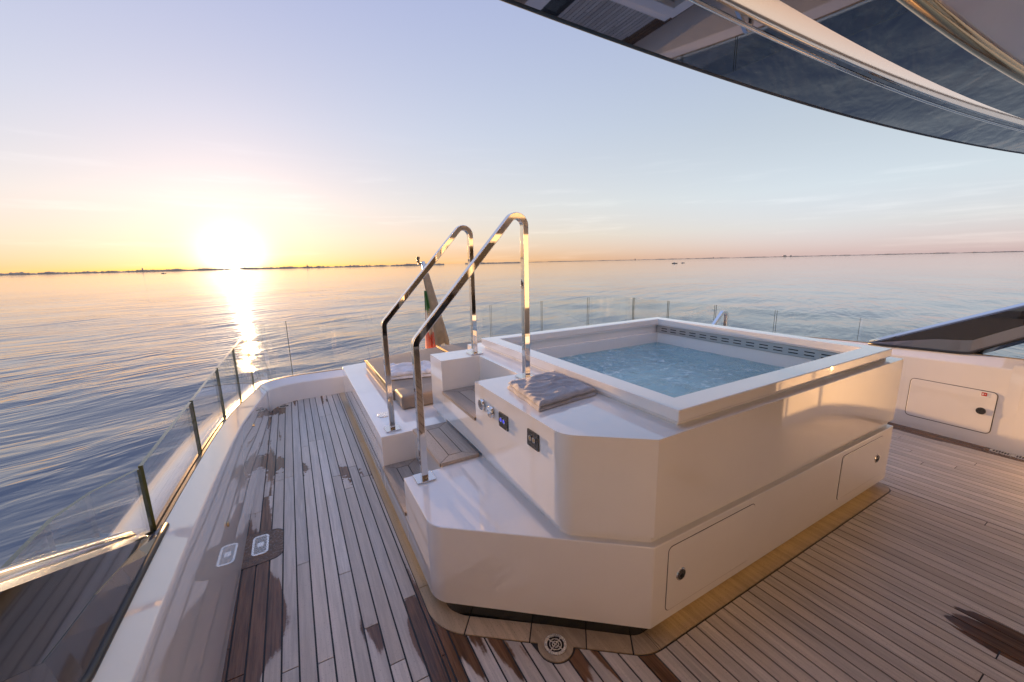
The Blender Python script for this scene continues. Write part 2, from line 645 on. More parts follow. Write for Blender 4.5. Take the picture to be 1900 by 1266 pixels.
M['towel'] = fabric('grey_terry', (0.37, 0.385, 0.43), 520, 0.003)
M['wtowel'] = fabric('white_terry', (0.66, 0.66, 0.69), 520, 0.003)
M['cushion'] = fabric('taupe_vinyl', (0.27, 0.215, 0.17), 1500, 0.0003, 0.1, 0.06)
M['cushion'].node_tree.nodes['Principled BSDF'].inputs['Roughness'].default_value = 0.5
M['lit_edge'] = fabric('sunlit_edge_tan', (0.62, 0.40, 0.16), 900, 0.0004, 0.1, 0.1)  # tan strip colour paints the sunlit yellow along the pad edge
M['canvas'] = fabric('brown_canvas', (0.33, 0.24, 0.15), 800, 0.0006, 0.2)
M['polewhite'] = pbr('white_pole', (0.74, 0.72, 0.68), 0.3, var=0.04)
M['flag_g'] = fabric('flag_green', (0.05, 0.20, 0.05), 700, 0.0006)
M['flag_w'] = fabric('flag_white', (0.72, 0.66, 0.58), 700, 0.0006)
M['flag_r'] = fabric('flag_red', (0.62, 0.075, 0.03), 700, 0.0006)


def emit(name, c, s):
    t = NT(name)
    e = t.n('ShaderNodeEmission')
    e.inputs[0].default_value = c + (1,)
    e.inputs[1].default_value = s
    t.l(e.outputs[0], t.o.inputs[0])
    return t.m


M['led'] = emit('warm_led', (1.0, 0.54, 0.16), 0.10)
M['led2'] = emit('warm_led_dim', (1.0, 0.60, 0.16), 0.07)
M['blueled'] = emit('blue_button', (0.10, 0.10, 0.9), 0.10)


def glass(name, tint=(0.93, 0.955, 0.94), refl=1.0):
    t = NT(name)
    tr = t.n('ShaderNodeBsdfTransparent')
    tr.inputs[0].default_value = tint + (1,)
    gl = t.n('ShaderNodeBsdfGlossy')
    gl.inputs['Roughness'].default_value = 0.02
    gl.inputs['Color'].default_value = (1, 1, 1, 1)
    fr = t.n('ShaderNodeFresnel')
    fr.inputs[0].default_value = 1.5
    mx = t.n('ShaderNodeMixShader')
    t.l(t.math('MULTIPLY', fr.outputs[0], refl), mx.inputs[0])
    t.l(tr.outputs[0], mx.inputs[1])
    t.l(gl.outputs[0], mx.inputs[2])
    t.l(mx.outputs[0], t.o.inputs[0])
    return t.m


M['glass'] = glass('railing_glass', tint=(0.965, 0.975, 0.968), refl=0.38)
M['glassedge'] = pbr('glass_edge_green', (0.10, 0.115, 0.045), 0.12, coat=0.5, var=0.3, vscale=4)


def sea_mat():
    t = NT('sea_water')
    t.b.inputs['Base Color'].default_value = (0.070, 0.092, 0.122, 1)
    t.b.inputs['Roughness'].default_value = 0.045
    t.b.inputs['IOR'].default_value = 1.58
    p = t.pos()
    ln = t.n('ShaderNodeVectorMath', operation='LENGTH')
    t.l(p, ln.inputs[0])
    calm = t.mr(ln.outputs['Value'], 20.0, 260.0, 1.0, 0.30)       # ripples average out with distance
    # slow swell streaks and fine ripples, stretched across the wind
    rot = t.n('ShaderNodeVectorRotate', rotation_type='Z_AXIS')
    t.l(p, rot.inputs['Vector'])
    rot.inputs['Angle'].default_value = math.radians(-24)
    q = rot.outputs[0]
    a = t.noise(t.scaled(q, (0.30, 1.0, 1.0)), 0.55, 3, 0.55, 0.4)
    b = t.noise(t.scaled(q, (0.45, 1.0, 1.0)), 1.9, 3, 0.5, 0.3)
    patch = t.mr(t.noise(t.scaled(q, (0.5, 1, 1)), 0.05, 3, 0.6), 0.35, 0.65, 0.45, 1.2)
    h = t.math('MULTIPLY', t.math('ADD', t.math('MULTIPLY', a, 0.27), t.math('MULTIPLY', b, 0.05)), t.math('MULTIPLY', patch, calm))
    t.bump(h, 1.0, 1.0)
    return t.m


M['sea'] = sea_mat()


def spa_mat():
    t = NT('spa_water')
    p = t.pos()
    h1 = t.noise(t.scaled(p, (1, 1.4, 1)), 6, 3, 0.5, 1.2)
    h2 = t.noise(p, 38, 3, 0.6)
    sx = t.n('ShaderNodeSeparateXYZ')
    t.l(p, sx.inputs[0])
    act = t.mr(t.noise(p, 1.5, 2, 0.5), 0.38, 0.62)          # where the jets stir the surface
    h = t.math('ADD', t.math('MULTIPLY', h1, 0.008), t.math('MULTIPLY', t.math('MULTIPLY', h2, act), 0.003))
    bp = t.n('ShaderNodeBump')
    bp.inputs['Strength'].default_value = 1.0
    bp.inputs['Distance'].default_value = 1.0
    t.l(h, bp.inputs['Height'])
    foam = t.math('MULTIPLY', t.mr(t.noise(p, 9, 4, 0.58, 2.0), 0.50, 0.76), act)
    df = t.n('ShaderNodeBsdfDiffuse')
    t.l(t.mix(foam, (0.46, 0.79, 0.84), (0.88, 0.95, 0.96)), df.inputs[0])
    t.l(bp.outputs[0], df.inputs['Normal'])
    tr = t.n('ShaderNodeBsdfTransparent')
    tr.inputs[0].default_value = (0.72, 0.94, 0.96, 1)
    m1 = t.n('ShaderNodeMixShader')
    t.l(t.math('ADD', 0.36, t.math('MULTIPLY', foam, 0.38), clamp=True), m1.inputs[0])
    t.l(tr.outputs[0], m1.inputs[1])
    t.l(df.outputs[0], m1.inputs[2])
    gl = t.n('ShaderNodeBsdfGlossy')
    gl.inputs['Roughness'].default_value = 0.06
    t.l(bp.outputs[0], gl.inputs['Normal'])
    fr = t.n('ShaderNodeFresnel')
    fr.inputs[0].default_value = 1.33
    t.l(bp.outputs[0], fr.inputs['Normal'])
    m2 = t.n('ShaderNodeMixShader')
    t.l(fr.outputs[0], m2.inputs[0])
    t.l(m1.outputs[0], m2.inputs[1])
    t.l(gl.outputs[0], m2.inputs[2])
    t.l(m2.outputs[0], t.o.inputs[0])
    return t.m


M['spawater'] = spa_mat()


def land_mat():
    t = NT('far_land')
    p = t.pos()
    n = t.noise(p, 0.02, 4, 0.6)
    t.l(t.mix(t.mr(n, 0.35, 0.65), (0.38, 0.27, 0.18), (0.48, 0.35, 0.24)), t.b.inputs['Base Color'])  # base colours lightened to stand in for the haze over distant land
    t.b.inputs['Roughness'].default_value = 0.95
    return t.m


M['land'] = land_mat()

# ------------------------------------------------------------------ the sea and the far shore


def build_sea():
    nr, na = 330, 900
    r = np.concatenate([[2.0], 4.0 * (30000 / 4.0) ** (np.linspace(0, 1, nr - 1))])
    a = np.linspace(0, 2 * np.pi, na, endpoint=False)
    R, A = np.meshgrid(r, a, indexing='ij')
    X, Y = R * np.cos(A), R * np.sin(A)
    Z = np.zeros_like(X)
    cell = R * max((30000 / 4.0) ** (1 / (nr - 2)) - 1, 2 * np.pi / na)
    for k in range(46):
        lam = 10 ** rng.uniform(math.log10(1.6), math.log10(17))
        th = math.radians(rng.normal(68, 24))
        ph = rng.uniform(0, 2 * np.pi)
        amp = 0.0018 * lam ** 0.92
        att = np.clip((lam / cell - 2.5) / 3.0, 0, 1)
        kk = 2 * np.pi / lam
        Z += amp * att / (1 + R / 260.0) * np.sin(kk * (X * math.cos(th) + Y * math.sin(th)) + ph)
    V = np.stack([X.ravel(), Y.ravel(), Z.ravel()], 1)
    V = np.vstack([V, [[0, 0, 0]]])
    i = np.arange(nr - 1)[:, None]
    j = np.arange(na)[None, :]
    jn = (j + 1) % na
    F = np.stack([i * na + j, (i + 1) * na + j, (i + 1) * na + jn, i * na + jn], -1).reshape(-1, 4)
    me = bpy.data.meshes.new('sea')
    c = len(V) - 1
    tri = [(c, k, (k + 1) % na) for k in range(na)]
    me.from_pydata(V.tolist(), [], F.tolist() + tri)
    me.materials.append(M['sea'])
    me.polygons.foreach_set('use_smooth', [True] * len(me.polygons))
    o = bpy.data.objects.new('sea', me)
    o.location = (0, 0, SEA)
    col.objects.link(o)
    tag(o, kind='structure')


build_sea()


def build_shore(name, az0, az1, dist, hfun, step=0.035):
    """low wooded land seen end on; az in degrees left(-)/right(+) of the boat's aft axis"""
    n = int((az1 - az0) / step)
    V, F = [], []
    for i in range(n + 1):
        az = math.radians(az0 + (az1 - az0) * i / n)
        h = hfun(az0 + (az1 - az0) * i / n)
        for dd, hh in ((0, -1.0), (3, h * 0.55), (16, h), (60, h * (0.75 + 0.25 * random.random())), (160, -1.0)):
            d = dist + dd
            V.append((d * math.sin(az) / S, d * math.cos(az) / S, (SEA + hh) / S))
    for i in range(n):
        for k in range(4):
            F.append((i * 5 + k, (i + 1) * 5 + k, (i + 1) * 5 + k + 1, i * 5 + k + 1))
    o = mk(name, V, F, M['land'])
    return tag(o, kind='structure')


def trees(base, var, seed, tower=()):
    def f(az):
        h = base
        h += var * (mnoise.noise(Vector((az * 1.1, seed, 0))) * 0.9 + 0.5)
        h += var * 0.5 * mnoise.noise(Vector((az * 5.0, seed, 3)))
        h += var * 0.45 * max(0, mnoise.noise(Vector((az * 17.0, seed, 7))))
        h += var * 0.25 * mnoise.noise(Vector((az * 41.0, seed, 9)))
        for t_, w_, e_ in tower:
            if abs(az - t_) < w_:
                h = max(h, e_)
        return max(1.0, h)
    return f


build_shore('shore', -34, 19.6, 2300, trees(4, 6, 1.3, ((-13.4, 0.05, 17), (2.2, 0.04, 17), (9.7, 0.04, 15))))
build_shore('shore', 22.5, 31.0, 3000, trees(4, 7, 5.1))
build_shore('shore', 29.0, 92, 5200, trees(3, 5, 8.7, ((46, 0.06, 17), (55.5, 0.06, 15), (63.0, 0.16, 18), (63.6, 0.1, 15))))
build_shore('shore', -70, -33, 3400, trees(6, 9, 2.7))

# ------------------------------------------------------------------ bulwark (port side, stern, starboard side)


def interp(x, pts):
    xs, ys = [p[0] for p in pts], [p[1] for p in pts]
    return float(np.interp(x, xs, ys))


ZC = [(-3.0, 0.52), (0.5, 0.472), (1.03, 0.455), (1.5, 0.432), (1.95, 0.392), (2.4, 0.325), (2.95, 0.238), (3.2, 0.196), (3.34, 0.172)]
path = []
for y in np.linspace(-2.6, 3.07, 34):
    path.append((interp(y, [(-2.6, -0.262), (1.05, -0.259), (2.08, -0.244), (2.79, -0.223), (3.07, -0.217)]), float(y)))
path += arc(0.0, 3.124, 0.22, 194, 90, 10)[1:]
path += [(float(x), 3.344) for x in np.linspace(0.2, 2.7, 12)]
path += [(2.89 - (p[0] - 0.0), p[1]) for p in arc(0.0, 3.124, 0.22, 90, 194, 10)]
for y in np.linspace(3.0, -2.6, 34):
    path.append((interp(y, [(-2.6, 3.075), (0.4, 3.078), (0.9, 3.09), (2.0, 3.10), (3.07, 3.107)]), float(y)))
PN = []
for i, p in enumerate(path):
    a, b = Vector(path[max(0, i - 1)]), Vector(path[min(len(path) - 1, i + 1)])
    t_ = (b - a).normalized()
    PN.append(Vector((-t_.y, t_.x)))


def zcap(y):
    # smooth version of the sheer line
    return sum(interp(y + d, ZC) for d in (-0.18, -0.09, 0, 0.09, 0.18)) / 5


def loft(profile, name, mat, parent, closed=False, smooth=True, i0=0, i1=None, bevel=0):
    V, F = [], []
    i1 = len(path) if i1 is None else i1
    k = None
    for i in range(i0, i1):
        pr = profile(zcap(path[i][1]), path[i][1])
        k = len(pr)
        for o_, z_ in pr:
            q = Vector(path[i]) + PN[i] * o_
            V.append((q.x, q.y, z_))
    m_ = i1 - i0
    for i in range(m_ - 1):
        for j in range(k if closed else k - 1):
            F.append((i * k + j, (i + 1) * k + j, (i + 1) * k + (j + 1) % k, i * k + (j + 1) % k))
    if closed:
        F += [tuple(range(k)), tuple(range((m_ - 1) * k, m_ * k))]
    return mk(name, V, F, mat, parent, smooth=smooth, bevel=bevel)


bul = empty('bulwark', (1.44, 1.2, 0))
tag(bul, 'white glossy bulwark curving round both sides and the stern of the teak deck', 'bulwark')


def pr_inner(z, y):
    f = max(z - 0.042, 0.10)
    return [(0.0, -0.01), (0.0, 0.01), (0.0, f * 0.5), (0.0, f - 0.012), (0.0, f - 0.009), (0.0022, f - 0.0025), (0.0045, f), (0.0075, f + 0.0035), (0.0385, z - 0.003), (0.0415, z)]


def pr_outer(z, y):
    return [(0.0605, z), (0.064, z + 0.001), (0.10, z - 0.002), (0.14, z - 0.012), (0.156, z - 0.024), (0.166, z - 0.05), (0.19, z - 0.25), (0.21, -0.45), (0.16, -1.8), (0.02, SEA / S - 0.3)]


loft(pr_inner, 'inner_panel', M['white2'], bul)
loft(pr_outer, 'outer_shell', M['white2'], bul)
# teak cap with the glazing channel in its middle, laid in lengths
sec = [0, 8, 15, 20, 25, 29, 33, 39, 45, 51, 57, 63, 69, 74, 80, 86, len(path) - 1]
sec = sorted(set(min(s_, len(path) - 1) for s_ in sec))
for a_, b_ in zip(sec[:-1], sec[1:]):
    loft(lambda z, y: [(0.0418, z - 0.012), (0.0418, z + 0.0035), (0.0485, z + 0.0035), (0.0485, z - 0.004), (0.0535, z - 0.004), (0.0535, z + 0.0035), (0.0602, z + 0.0035), (0.0602, z - 0.012)],
         'teak_cap', M['capteak'], bul, closed=True, smooth=False, i0=a_, i1=b_ + 1)
for x, y, z in ((-0.2525, 1.396, 0.222), (-0.238, 2.28, 0.225)):
    v, f = cyl((x, y, z), 'x', 0.008, 0.004, 14)
    mk('courtesy_light', v, f, M['brass'], bul, smooth=False)
    v, f = cyl((x + 0.004, y, z), 'x', 0.0045, 0.0008, 12)

# starboard locker hatch in the bulwark
def rr_x(x, cy, cz, wy, hz, r):
    return [(x, a, b) for a, b in rounded_rect(cy, cz, wy, hz, r, 5)]


def slab_x(x0, x1, cy, cz, wy, hz, r):
    a, b = rr_x(x0, cy, cz, wy, hz, r), rr_x(x1, cy, cz, wy, hz, r)
    n = len(a)
    return a + b, [tuple(range(n)), tuple(range(n, 2 * n))] + [(i, (i + 1) % n, n + (i + 1) % n, n + i) for i in range(n)]


def slab_y(y0, y1, cx, cz, wx, hz, r):
    a = [(p, y0, q) for p, q in rounded_rect(cx, cz, wx, hz, r, 5)]
    b = [(p, y1, q) for p, q in rounded_rect(cx, cz, wx, hz, r, 5)]
    n = len(a)
    return a + b, [tuple(range(n)), tuple(range(n, 2 * n))] + [(i, (i + 1) % n, n + (i + 1) % n, n + i) for i in range(n)]


sk = lambda vs: [(x + (y - 0.652) * 0.024, y, z) for x, y, z in vs]
v, f = slab_x(3.0828, 3.10, 0.652, 0.183, 0.334, 0.226, 0.022)
v = sk(v)
mk('hatch_seal', v, f, M['rubber'], bul)
v, f = slab_x(3.0810, 3.10, 0.652, 0.183, 0.328, 0.220, 0.019)
v = sk(v)
hs = mk('hatch', v, f, M['white2'], bul, bevel=0.002)
v, f = cyl((3.0785, 0.532, 0.186), 'x', 0.0185, -0.006, 24, 0.0165)
mk('latch', v, f, M['darkmetal'], hs)
v, f = join(slab_x(3.0768, 3.0772, 0.532, 0.277, 0.019, 0.018, 0.002))
lab = mk('label_plate', v, f, M['red'], hs)
v, f = slab_x(3.0772, 3.0779, 0.530, 0.275, 0.033, 0.028, 0.002)
mk('label_backing', v, f, M['whitepaint'], hs)
v, f = join(box(3.0764, 3.0768, 0.534, 0.539, 0.272, 0.282), box(3.0764, 3.0768, 0.526, 0.531, 0.276, 0.279))
mk('label_symbol', v, f, M['whitepaint'], hs)

# ------------------------------------------------------------------ deck and planks
PITCHW, GAP = 0.0402, 0.0046
deck = mk('deck', *join(box(-0.30, 3.15, -2.6, 3.37, -0.05, -0.0022)), M['caulk'])
tag(deck, kind='structure')

MO = [(0.247, 3.40), (0.247, 1.06)] + fillet((0.247, 1.4), (0.247, 0.921), (0.62, 0.636), 0.16, 8)
MO += fillet((0.5, 0.728), (0.7016, 0.574), (1.2, 0.574), 0.12, 8)
MO += fillet((1.2, 0.574), (2.20, 0.574), (2.20, 1.4), 0.055, 8) + [(2.20, 3.40)]
front = [p for p in MO if p[1] < 3.3]


def y_front(x):
    xs = [p[0] for p in front if p[0] <= 2.1999]
    ys = [p[1] for p in front if p[0] <= 2.1999]
    return float(np.interp(x, xs, ys))


A_, B_ = Vector(fillet((0.247, 1.4), (0.247, 0.921), (0.62, 0.636), 0.16, 10)[-1]), Vector(fillet((0.5, 0.728), (0.7016, 0.574), (1.2, 0.574), 0.12, 10)[0])
LC = A_.lerp(B_, 0.5675) - (B_ - A_).normalized() * 0.006
LOBE = (LC.x, LC.y, 0.047 + GAP)
planks = []


def add_plank(poly):
    v, f = prism(poly, -0.008, 0.0)
    return mk('plank', v, f, M['teak'], deck)


def lobe_cut(x, y):
    return y


seams = np.arange(-0.1285 - 4 * PITCHW, 3.14, PITCHW)
for a, b in zip(seams[:-1], seams[1:]):
    spans = []
    if b <= 0.247 or a >= 2.20:
        spans = [(a, b, None)]
    elif a < 0.247 < b:
        spans = [(a, 0.247, None), (0.247, b, 1)]
    elif a < 2.20 < b:
        spans = [(a, 2.20, 1), (2.20, b, None)]
    else:
        spans = [(a, b, 1)]
    for xa, xb, cut in spans:
        if xb - xa < 0.009:
            continue
        xa2, xb2 = xa + GAP / 2, xb - GAP / 2
        if cut is None:
            yend = 3.36
        else:
            yend = None
        y = -2.5 + random.uniform(-0.9, 0)
        while True:
            L = random.uniform(0.75, 1.7) if xb < 0.26 else random.uniform(1.35, 2.35)
            y0, y1 = max(y, -2.5), y + L
            if y1 <= y0 + 0.05:
                y = y1
                continue
            lim = yend if yend else max(y_front(xa2), y_front(xb2))
            end = y1 >= lim - 0.25
            if not end:
                planks.append(add_plank([(xa2, y0 + 0.0015), (xb2, y0 + 0.0015), (xb2, y1 - 0.0015), (xa2, y1 - 0.0015)]))
                y = y1
                continue
            if yend:
                planks.append(add_plank([(xa2, y0 + 0.0015), (xb2, y0 + 0.0015), (xb2, yend), (xa2, yend)]))
            else:
                xs = np.linspace(xb2, xa2, 7)
                topc = []
                for x in xs:
                    yy = y_front(x) - GAP
                    if abs(x - LOBE[0]) < LOBE[2]:
                        yy = min(yy, LOBE[1] - math.sqrt(LOBE[2] ** 2 - (x - LOBE[0]) ** 2))
                    topc.append((float(x), yy))
                planks.append(add_plank([(xa2, y0 + 0.0015), (xb2, y0 + 0.0015)] + topc))
            break

# margin boards round the plinth, mitred lengths
outer = [(0.247, 3.34), (0.247, 2.3)] + [(0.247, 1.09)] + fillet((0.247, 1.4), (0.247, 0.921), (0.62, 0.636), 0.16, 10) + fillet((0.5, 0.728), (0.7016, 0.574), (1.2, 0.574), 0.12, 10) + [(1.45, 0.574)] + fillet((1.2, 0.574), (2.20, 0.574), (2.20, 1.4), 0.055, 8) + [(2.20, 2.0)]
inner = offset_poly(outer + [(2.2, 4.2), (0.247, 4.2)], 0.056)[:len(outer)]
inner[0] = (inner[1][0], outer[0][1])
cuts = [0, 1, 5, 13, 14 + 3, 24, 25, 34, 35]
cuts = [0, 1, 2, 13, 14, 23, 24, len(outer) - 1]
for a, b in zip(cuts[:-1], cuts[1:]):
    po, pi = outer[a:b + 1], inner[a:b + 1]
    g = 0.0012

    def shrink(seq):
        s0 = Vector(seq[0]).lerp(Vector(seq[1]), min(0.4, g / max(1e-6, (Vector(seq[1]) - Vector(seq[0])).length)))
        s1 = Vector(seq[-1]).lerp(Vector(seq[-2]), min(0.4, g / max(1e-6, (Vector(seq[-1]) - Vector(seq[-2])).length)))
        return [tuple(s0)] + list(seq[1:-1]) + [tuple(s1)]
    po, pi = shrink(po), shrink(pi)
    mid = None
    if a == 13:   # the straight front length is cut into three, the middle one with a rounded lobe for the drain
        A, B, Ai, Bi = Vector(po[0]), Vector(po[-1]), Vector(pi[0]), Vector(pi[-1])
        ts = (0.0, 0.40, 0.735, 1.0)
        for k in range(3):
            t0, t1 = ts[k] + 0.004, ts[k + 1] - 0.004
            o0, o1, i0_, i1_ = A.lerp(B, t0), A.lerp(B, t1), Ai.lerp(Bi, t0), Ai.lerp(Bi, t1)
            if k == 1:
                lob = []
                d = (B - A).normalized()
                nn = Vector((d.y, -d.x))
                c = (o0 + o1) / 2 + d * -0.006
                for q in range(15):
                    an = math.radians(180 - 180 * q / 14)
                    lob.append(tuple(c + d * math.cos(an) * 0.047 + nn * max(0.0, math.sin(an)) * 0.047))
                poly = [tuple(o0)] + lob + [tuple(o1), tuple(i1_), tuple(i0_)]
                DRAIN = c + nn * 0.0005
            else:
                poly = [tuple(o0), tuple(o1), tuple(i1_), tuple(i0_)]
            mk('margin_board', *prism(poly, -0.008, 0.0012), M['margin'], deck)
        continue
    mk('margin_board', *prism(po + pi[::-1], -0.008, 0.0012), M['margin'], deck)

# drains set into the deck
rd = empty('deck_drain', (DRAIN.x, DRAIN.y, 0))
tag(rd, 'round steel deck drain with crossed rings in the margin board', 'drain', 'deck drains')
c = (DRAIN.x, DRAIN.y)
mk('drain_well', *cyl((c[0], c[1], 0.0013), 'z', 0.024, 0.0003, 32), M['black'], rd)
mk('drain_ring', *ring_z(c, 0.0295, 0.0225, 0.0012, 0.0040, 40), M['grille'], rd, smooth=False)
for ro in (0.0165, 0.0095):
    mk('drain_ring', *ring_z(c, ro, ro - 0.0022, 0.0012, 0.0036, 32), M['grille'], rd)
for an in (20, 110):
    ca, sa = math.cos(math.radians(an)), math.sin(math.radians(an))
    P_ = [(c[0] + ca * s1 * 0.0225 - sa * s2 * 0.0011, c[1] + sa * s1 * 0.0225 + ca * s2 * 0.0011) for s1, s2 in ((-1, -1), (1, -1), (1, 1), (-1, 1))]
    mk('drain_bar', *prism(P_, 0.0012, 0.0039 - 0.0002 * (an > 50)), M['grille'], rd)


def slot_drain(cx, cy, wx, wy, label, padpoly):
    e = empty('deck_drain', (cx, cy, 0))
    tag(e, label, 'drain', 'deck drains')
    if padpoly:
        mk('teak_pad', *prism(padpoly, -0.004, 0.0010), M['wetpad'], e)
        ring = offset_poly(padpoly, -0.003)
        mk('pad_caulk', *prism(ring, -0.004, 0.0006), M['caulk'], e)
    mk('drain_well', *prism(rounded_rect(cx, cy, wx - 0.008, wy - 0.008, 0.012), 0.0006, 0.0014), M['black'], e)
    o_, i_ = rounded_rect(cx, cy, wx, wy, 0.016), rounded_rect(cx, cy, wx - 0.014, wy - 0.014, 0.010)
    n = len(o_)
    V = [(x, y, z) for z in (0.0008, 0.0032) for x, y in o_] + [(x, y, z) for z in (0.0008, 0.0032) for x, y in i_]
    F = []
    for i in range(n):
        j = (i + 1) % n
        F += [(i, j, n + j, n + i), (2 * n + i, 3 * n + i, 3 * n + j, 2 * n + j), (n + i, n + j, 3 * n + j, 3 * n + i)]
    mk('drain_frame', V, F, M['grille'], e)
    nb = 15
    for k in range(nb):
        y = cy - wy / 2 + 0.009 + (wy - 0.018) * k / (nb - 1)
        hw = wx / 2 - 0.0065 - (0.004 if k in (0, nb - 1) else 0)
        mk('drain_slat', *box(cx - hw, cx + hw, y - 0.0014, y + 0.0014, 0.0010, 0.0029), M['grille'], e)
    mk('drain_badge', *prism(rounded_rect(cx, cy, 0.020, 0.024, 0.003), 0.0012, 0.0034), M['grille'], e)
    return e


pp = [(-0.262, 1.475), (-0.20, 1.475)] + arc(-0.165, 1.515, 0.036, 270, 360, 6) + arc(-0.165, 1.625, 0.036, 0, 90, 6) + [(-0.20, 1.665), (-0.262, 1.665)]
slot_drain(-0.2015, 1.582, 0.052, 0.118, 'slotted steel drain on a dark teak pad beside the port bulwark', pp)
pp2 = [(3.10, 0.30), (3.04, 0.30)] + arc(3.03, 0.33, 0.03, 270, 180, 5) + arc(3.03, 0.46, 0.03, 180, 90, 5) + [(3.10, 0.49)]
slot_drain(3.052, 0.395, 0.045, 0.15, 'slotted drain at the foot of the starboard bulwark', pp2[::-1])
rc = empty('deck_drain', (-0.135, 3.235, 0))
tag(rc, 'small round drain in the wet aft corner of the deck', 'drain', 'deck drains')
mk('drain_well', *cyl((-0.135, 3.235, 0.0012), 'z', 0.030, 0.0004, 28), M['black'], rc)
mk('drain_ring', *ring_z((-0.135, 3.235), 0.036, 0.029, 0.0010, 0.0034, 32), M['grille'], rc)
for an in (30, 120):
    ca, sa = math.cos(math.radians(an)), math.sin(math.radians(an))
    P_ = [(-0.135 + ca * s1 * 0.029 - sa * s2 * 0.0016, 3.235 + sa * s1 * 0.029 + ca * s2 * 0.0016) for s1, s2 in ((-1, -1), (1, -1), (1, 1), (-1, 1))]
    mk('drain_bar', *prism(P_, 0.0012, 0.0032 - 0.0002 * (an > 50)), M['grille'], rc)

# ------------------------------------------------------------------ hot tub
tub = empty('hot_tub', (1.4, 1.2, 0))
tag(tub, 'large square white hot tub full of blue water on a stepped white plinth', 'hot tub')
ZL, ZT, ZR, YF = 0.28, 0.572, 0.618, 0.606
XR = 2.186
CH = (0.429, -0.346)


def chamfer_y(x):
    return YF + (0.735 - x) * (0.346 / 0.429)


xl, xu = 0.267, 0.555
low = fillet((xl, 1.2), (xl, chamfer_y(xl)), (0.735, YF), 0.085, 10) + [(0.735, YF), (XR, YF), (XR, 2.02), (1.75, 2.02), (1.75, 3.14), (0.62, 3.14), (xl, 3.07), (xl, 1.66), (0.41, 1.66), (0.41, 1.28), (xl, 1.28)]
v, f = prism(low, 0.032, ZL)
mk('plinth', v, f, M['white'], tub, bevel=0.0035, seg=3)
v, f = box(xl + 0.0004, 0.4098, 1.2802, 1.6598, 0.0322, 0.134)
mk('step_block', v, f, M['white'], tub)
toe = offset_poly(low, 0.004)
v, f = prism([(0.302, 1.10)] + fillet((0.302, 1.2), (0.302, 0.957), (0.7, 0.640), 0.07, 8) + fillet((0.5, 0.799), (0.7125, 0.630), (1.2, 0.630), 0.06, 6) + [(2.12, 0.630), (2.12, 3.0), (0.302, 3.0)], -0.002, 0.0318)
mk('toe_kick', v, f, M['toe'], tub)
# warm light strips tucked under the overhang
for nm, b_ in (('right', box(0.80, 2.10, 0.612, 0.622, 0.0265, 0.0312)), ('left2', box(0.276, 0.288, 1.12, 2.95, 0.0265, 0.0312))):
    mk('light_strip', *b_, M['led' if nm == 'right' else 'led2'], tub)

YU = YF + 0.006
up_ = fillet((xu, 1.2), (xu, chamfer_y(xu) + 0.0078), (0.737, YU), 0.075, 10) + [(0.737, YU), (2.192, YU), (2.192, 1.95), (0.80, 1.95), (0.80, 1.832), (xu, 1.832), (xu, 1.67), (0.74, 1.67), (0.74, 1.30), (xu, 1.30)]
hole = [(0.87, 0.67), (2.09, 0.67), (2.09, 1.81), (0.87, 1.81)]
v, f = prism_hole(up_, hole, 0.304, ZT)
mk('upper_body', v, f, M['white'], tub, bevel=0.0035, seg=3)
gap = offset_poly(up_, 0.013)
v, f = prism_hole(gap, hole, ZL - 0.002, 0.3045)
mk('shadow_gap', v, f, M['white'], tub)
v, f = box(xu + 0.0004, 0.7398, 1.3002, 1.6698, 0.3042, 0.420)
mk('step_block', v, f, M['white'], tub)

# rim: a flat raised frame on a slim recessed foot
ro = [(0.836, 0.637), (2.140, 0.637), (2.140, 1.846), (0.836, 1.846)]
ri = [(0.908, 0.712), (2.068, 0.712), (2.068, 1.778), (0.908, 1.778)]


def frame(o_, i_, z0, z1):
    n = 4
    V = [(x, y, z) for lp, zz in ((o_, (z0, z1)), (i_, (z0, z1))) for z in zz for x, y in lp]
    F = []
    for i in range(n):
        j = (i + 1) % n
        F += [(i, j, n + j, n + i), (2 * n + i, 3 * n + i, 3 * n + j, 2 * n + j), (n + i, n + j, 3 * n + j, 3 * n + i), (i, 2 * n + i, 2 * n + j, j)]
    return V, F


mk('rim', *frame(ro, ri, 0.584, ZR), M['white'], tub, bevel=0.003, seg=3)
mk('rim_foot', *frame(offset_poly(ro, 0.012), offset_poly(ri, -0.006), ZT - 0.003, 0.5845), M['white'], tub)
# basin: stepped walls down to seats and floor
rings = [(0.004, 0.5842), (0.004, 0.580), (-0.010, 0.5795), (-0.010, 0.531), (0.0, 0.5305), (0.0, 0.40), (0.0, 0.33), (0.20, 0.325), (0.215, 0.32), (0.23, 0.08)]
V, F = [], []
for ins, z in rings:
    V += [(x, y, z) for x, y in offset_poly(ri, ins)]
for k in range(len(rings) - 1):
    for i in range(4):
        j = (i + 1) % 4
        F.append((k * 4 + i, k * 4 + j, k * 4 + 4 + j, k * 4 + 4 + i))
F.append(tuple(range(len(V) - 4, len(V))))
mk('basin', V, F, M['basin'], tub)
for jx, jy in ((1.15, 1.66), (1.45, 1.69), (1.75, 1.67), (1.95, 1.45), (1.97, 1.15), (1.93, 0.9), (1.30, 1.70), (1.96, 1.3)):
    mk('water_jet', *ring_z((jx, jy), 0.022, 0.010, 0.3252, 0.333, 20), M['steel'], tub)
WZ = 0.466
nx, ny = 60, 60
V, F = [], []
for i in range(nx + 1):
    for j in range(ny + 1):
        x, y = 0.909 + (2.067 - 0.909) * i / nx, 0.713 + (1.777 - 0.713) * j / ny
        V.append((x, y, WZ + 0.0016 * mnoise.noise(Vector((x * 9, y * 12, 0))) + 0.0012 * mnoise.noise(Vector((x * 25, y * 25, 4)))))
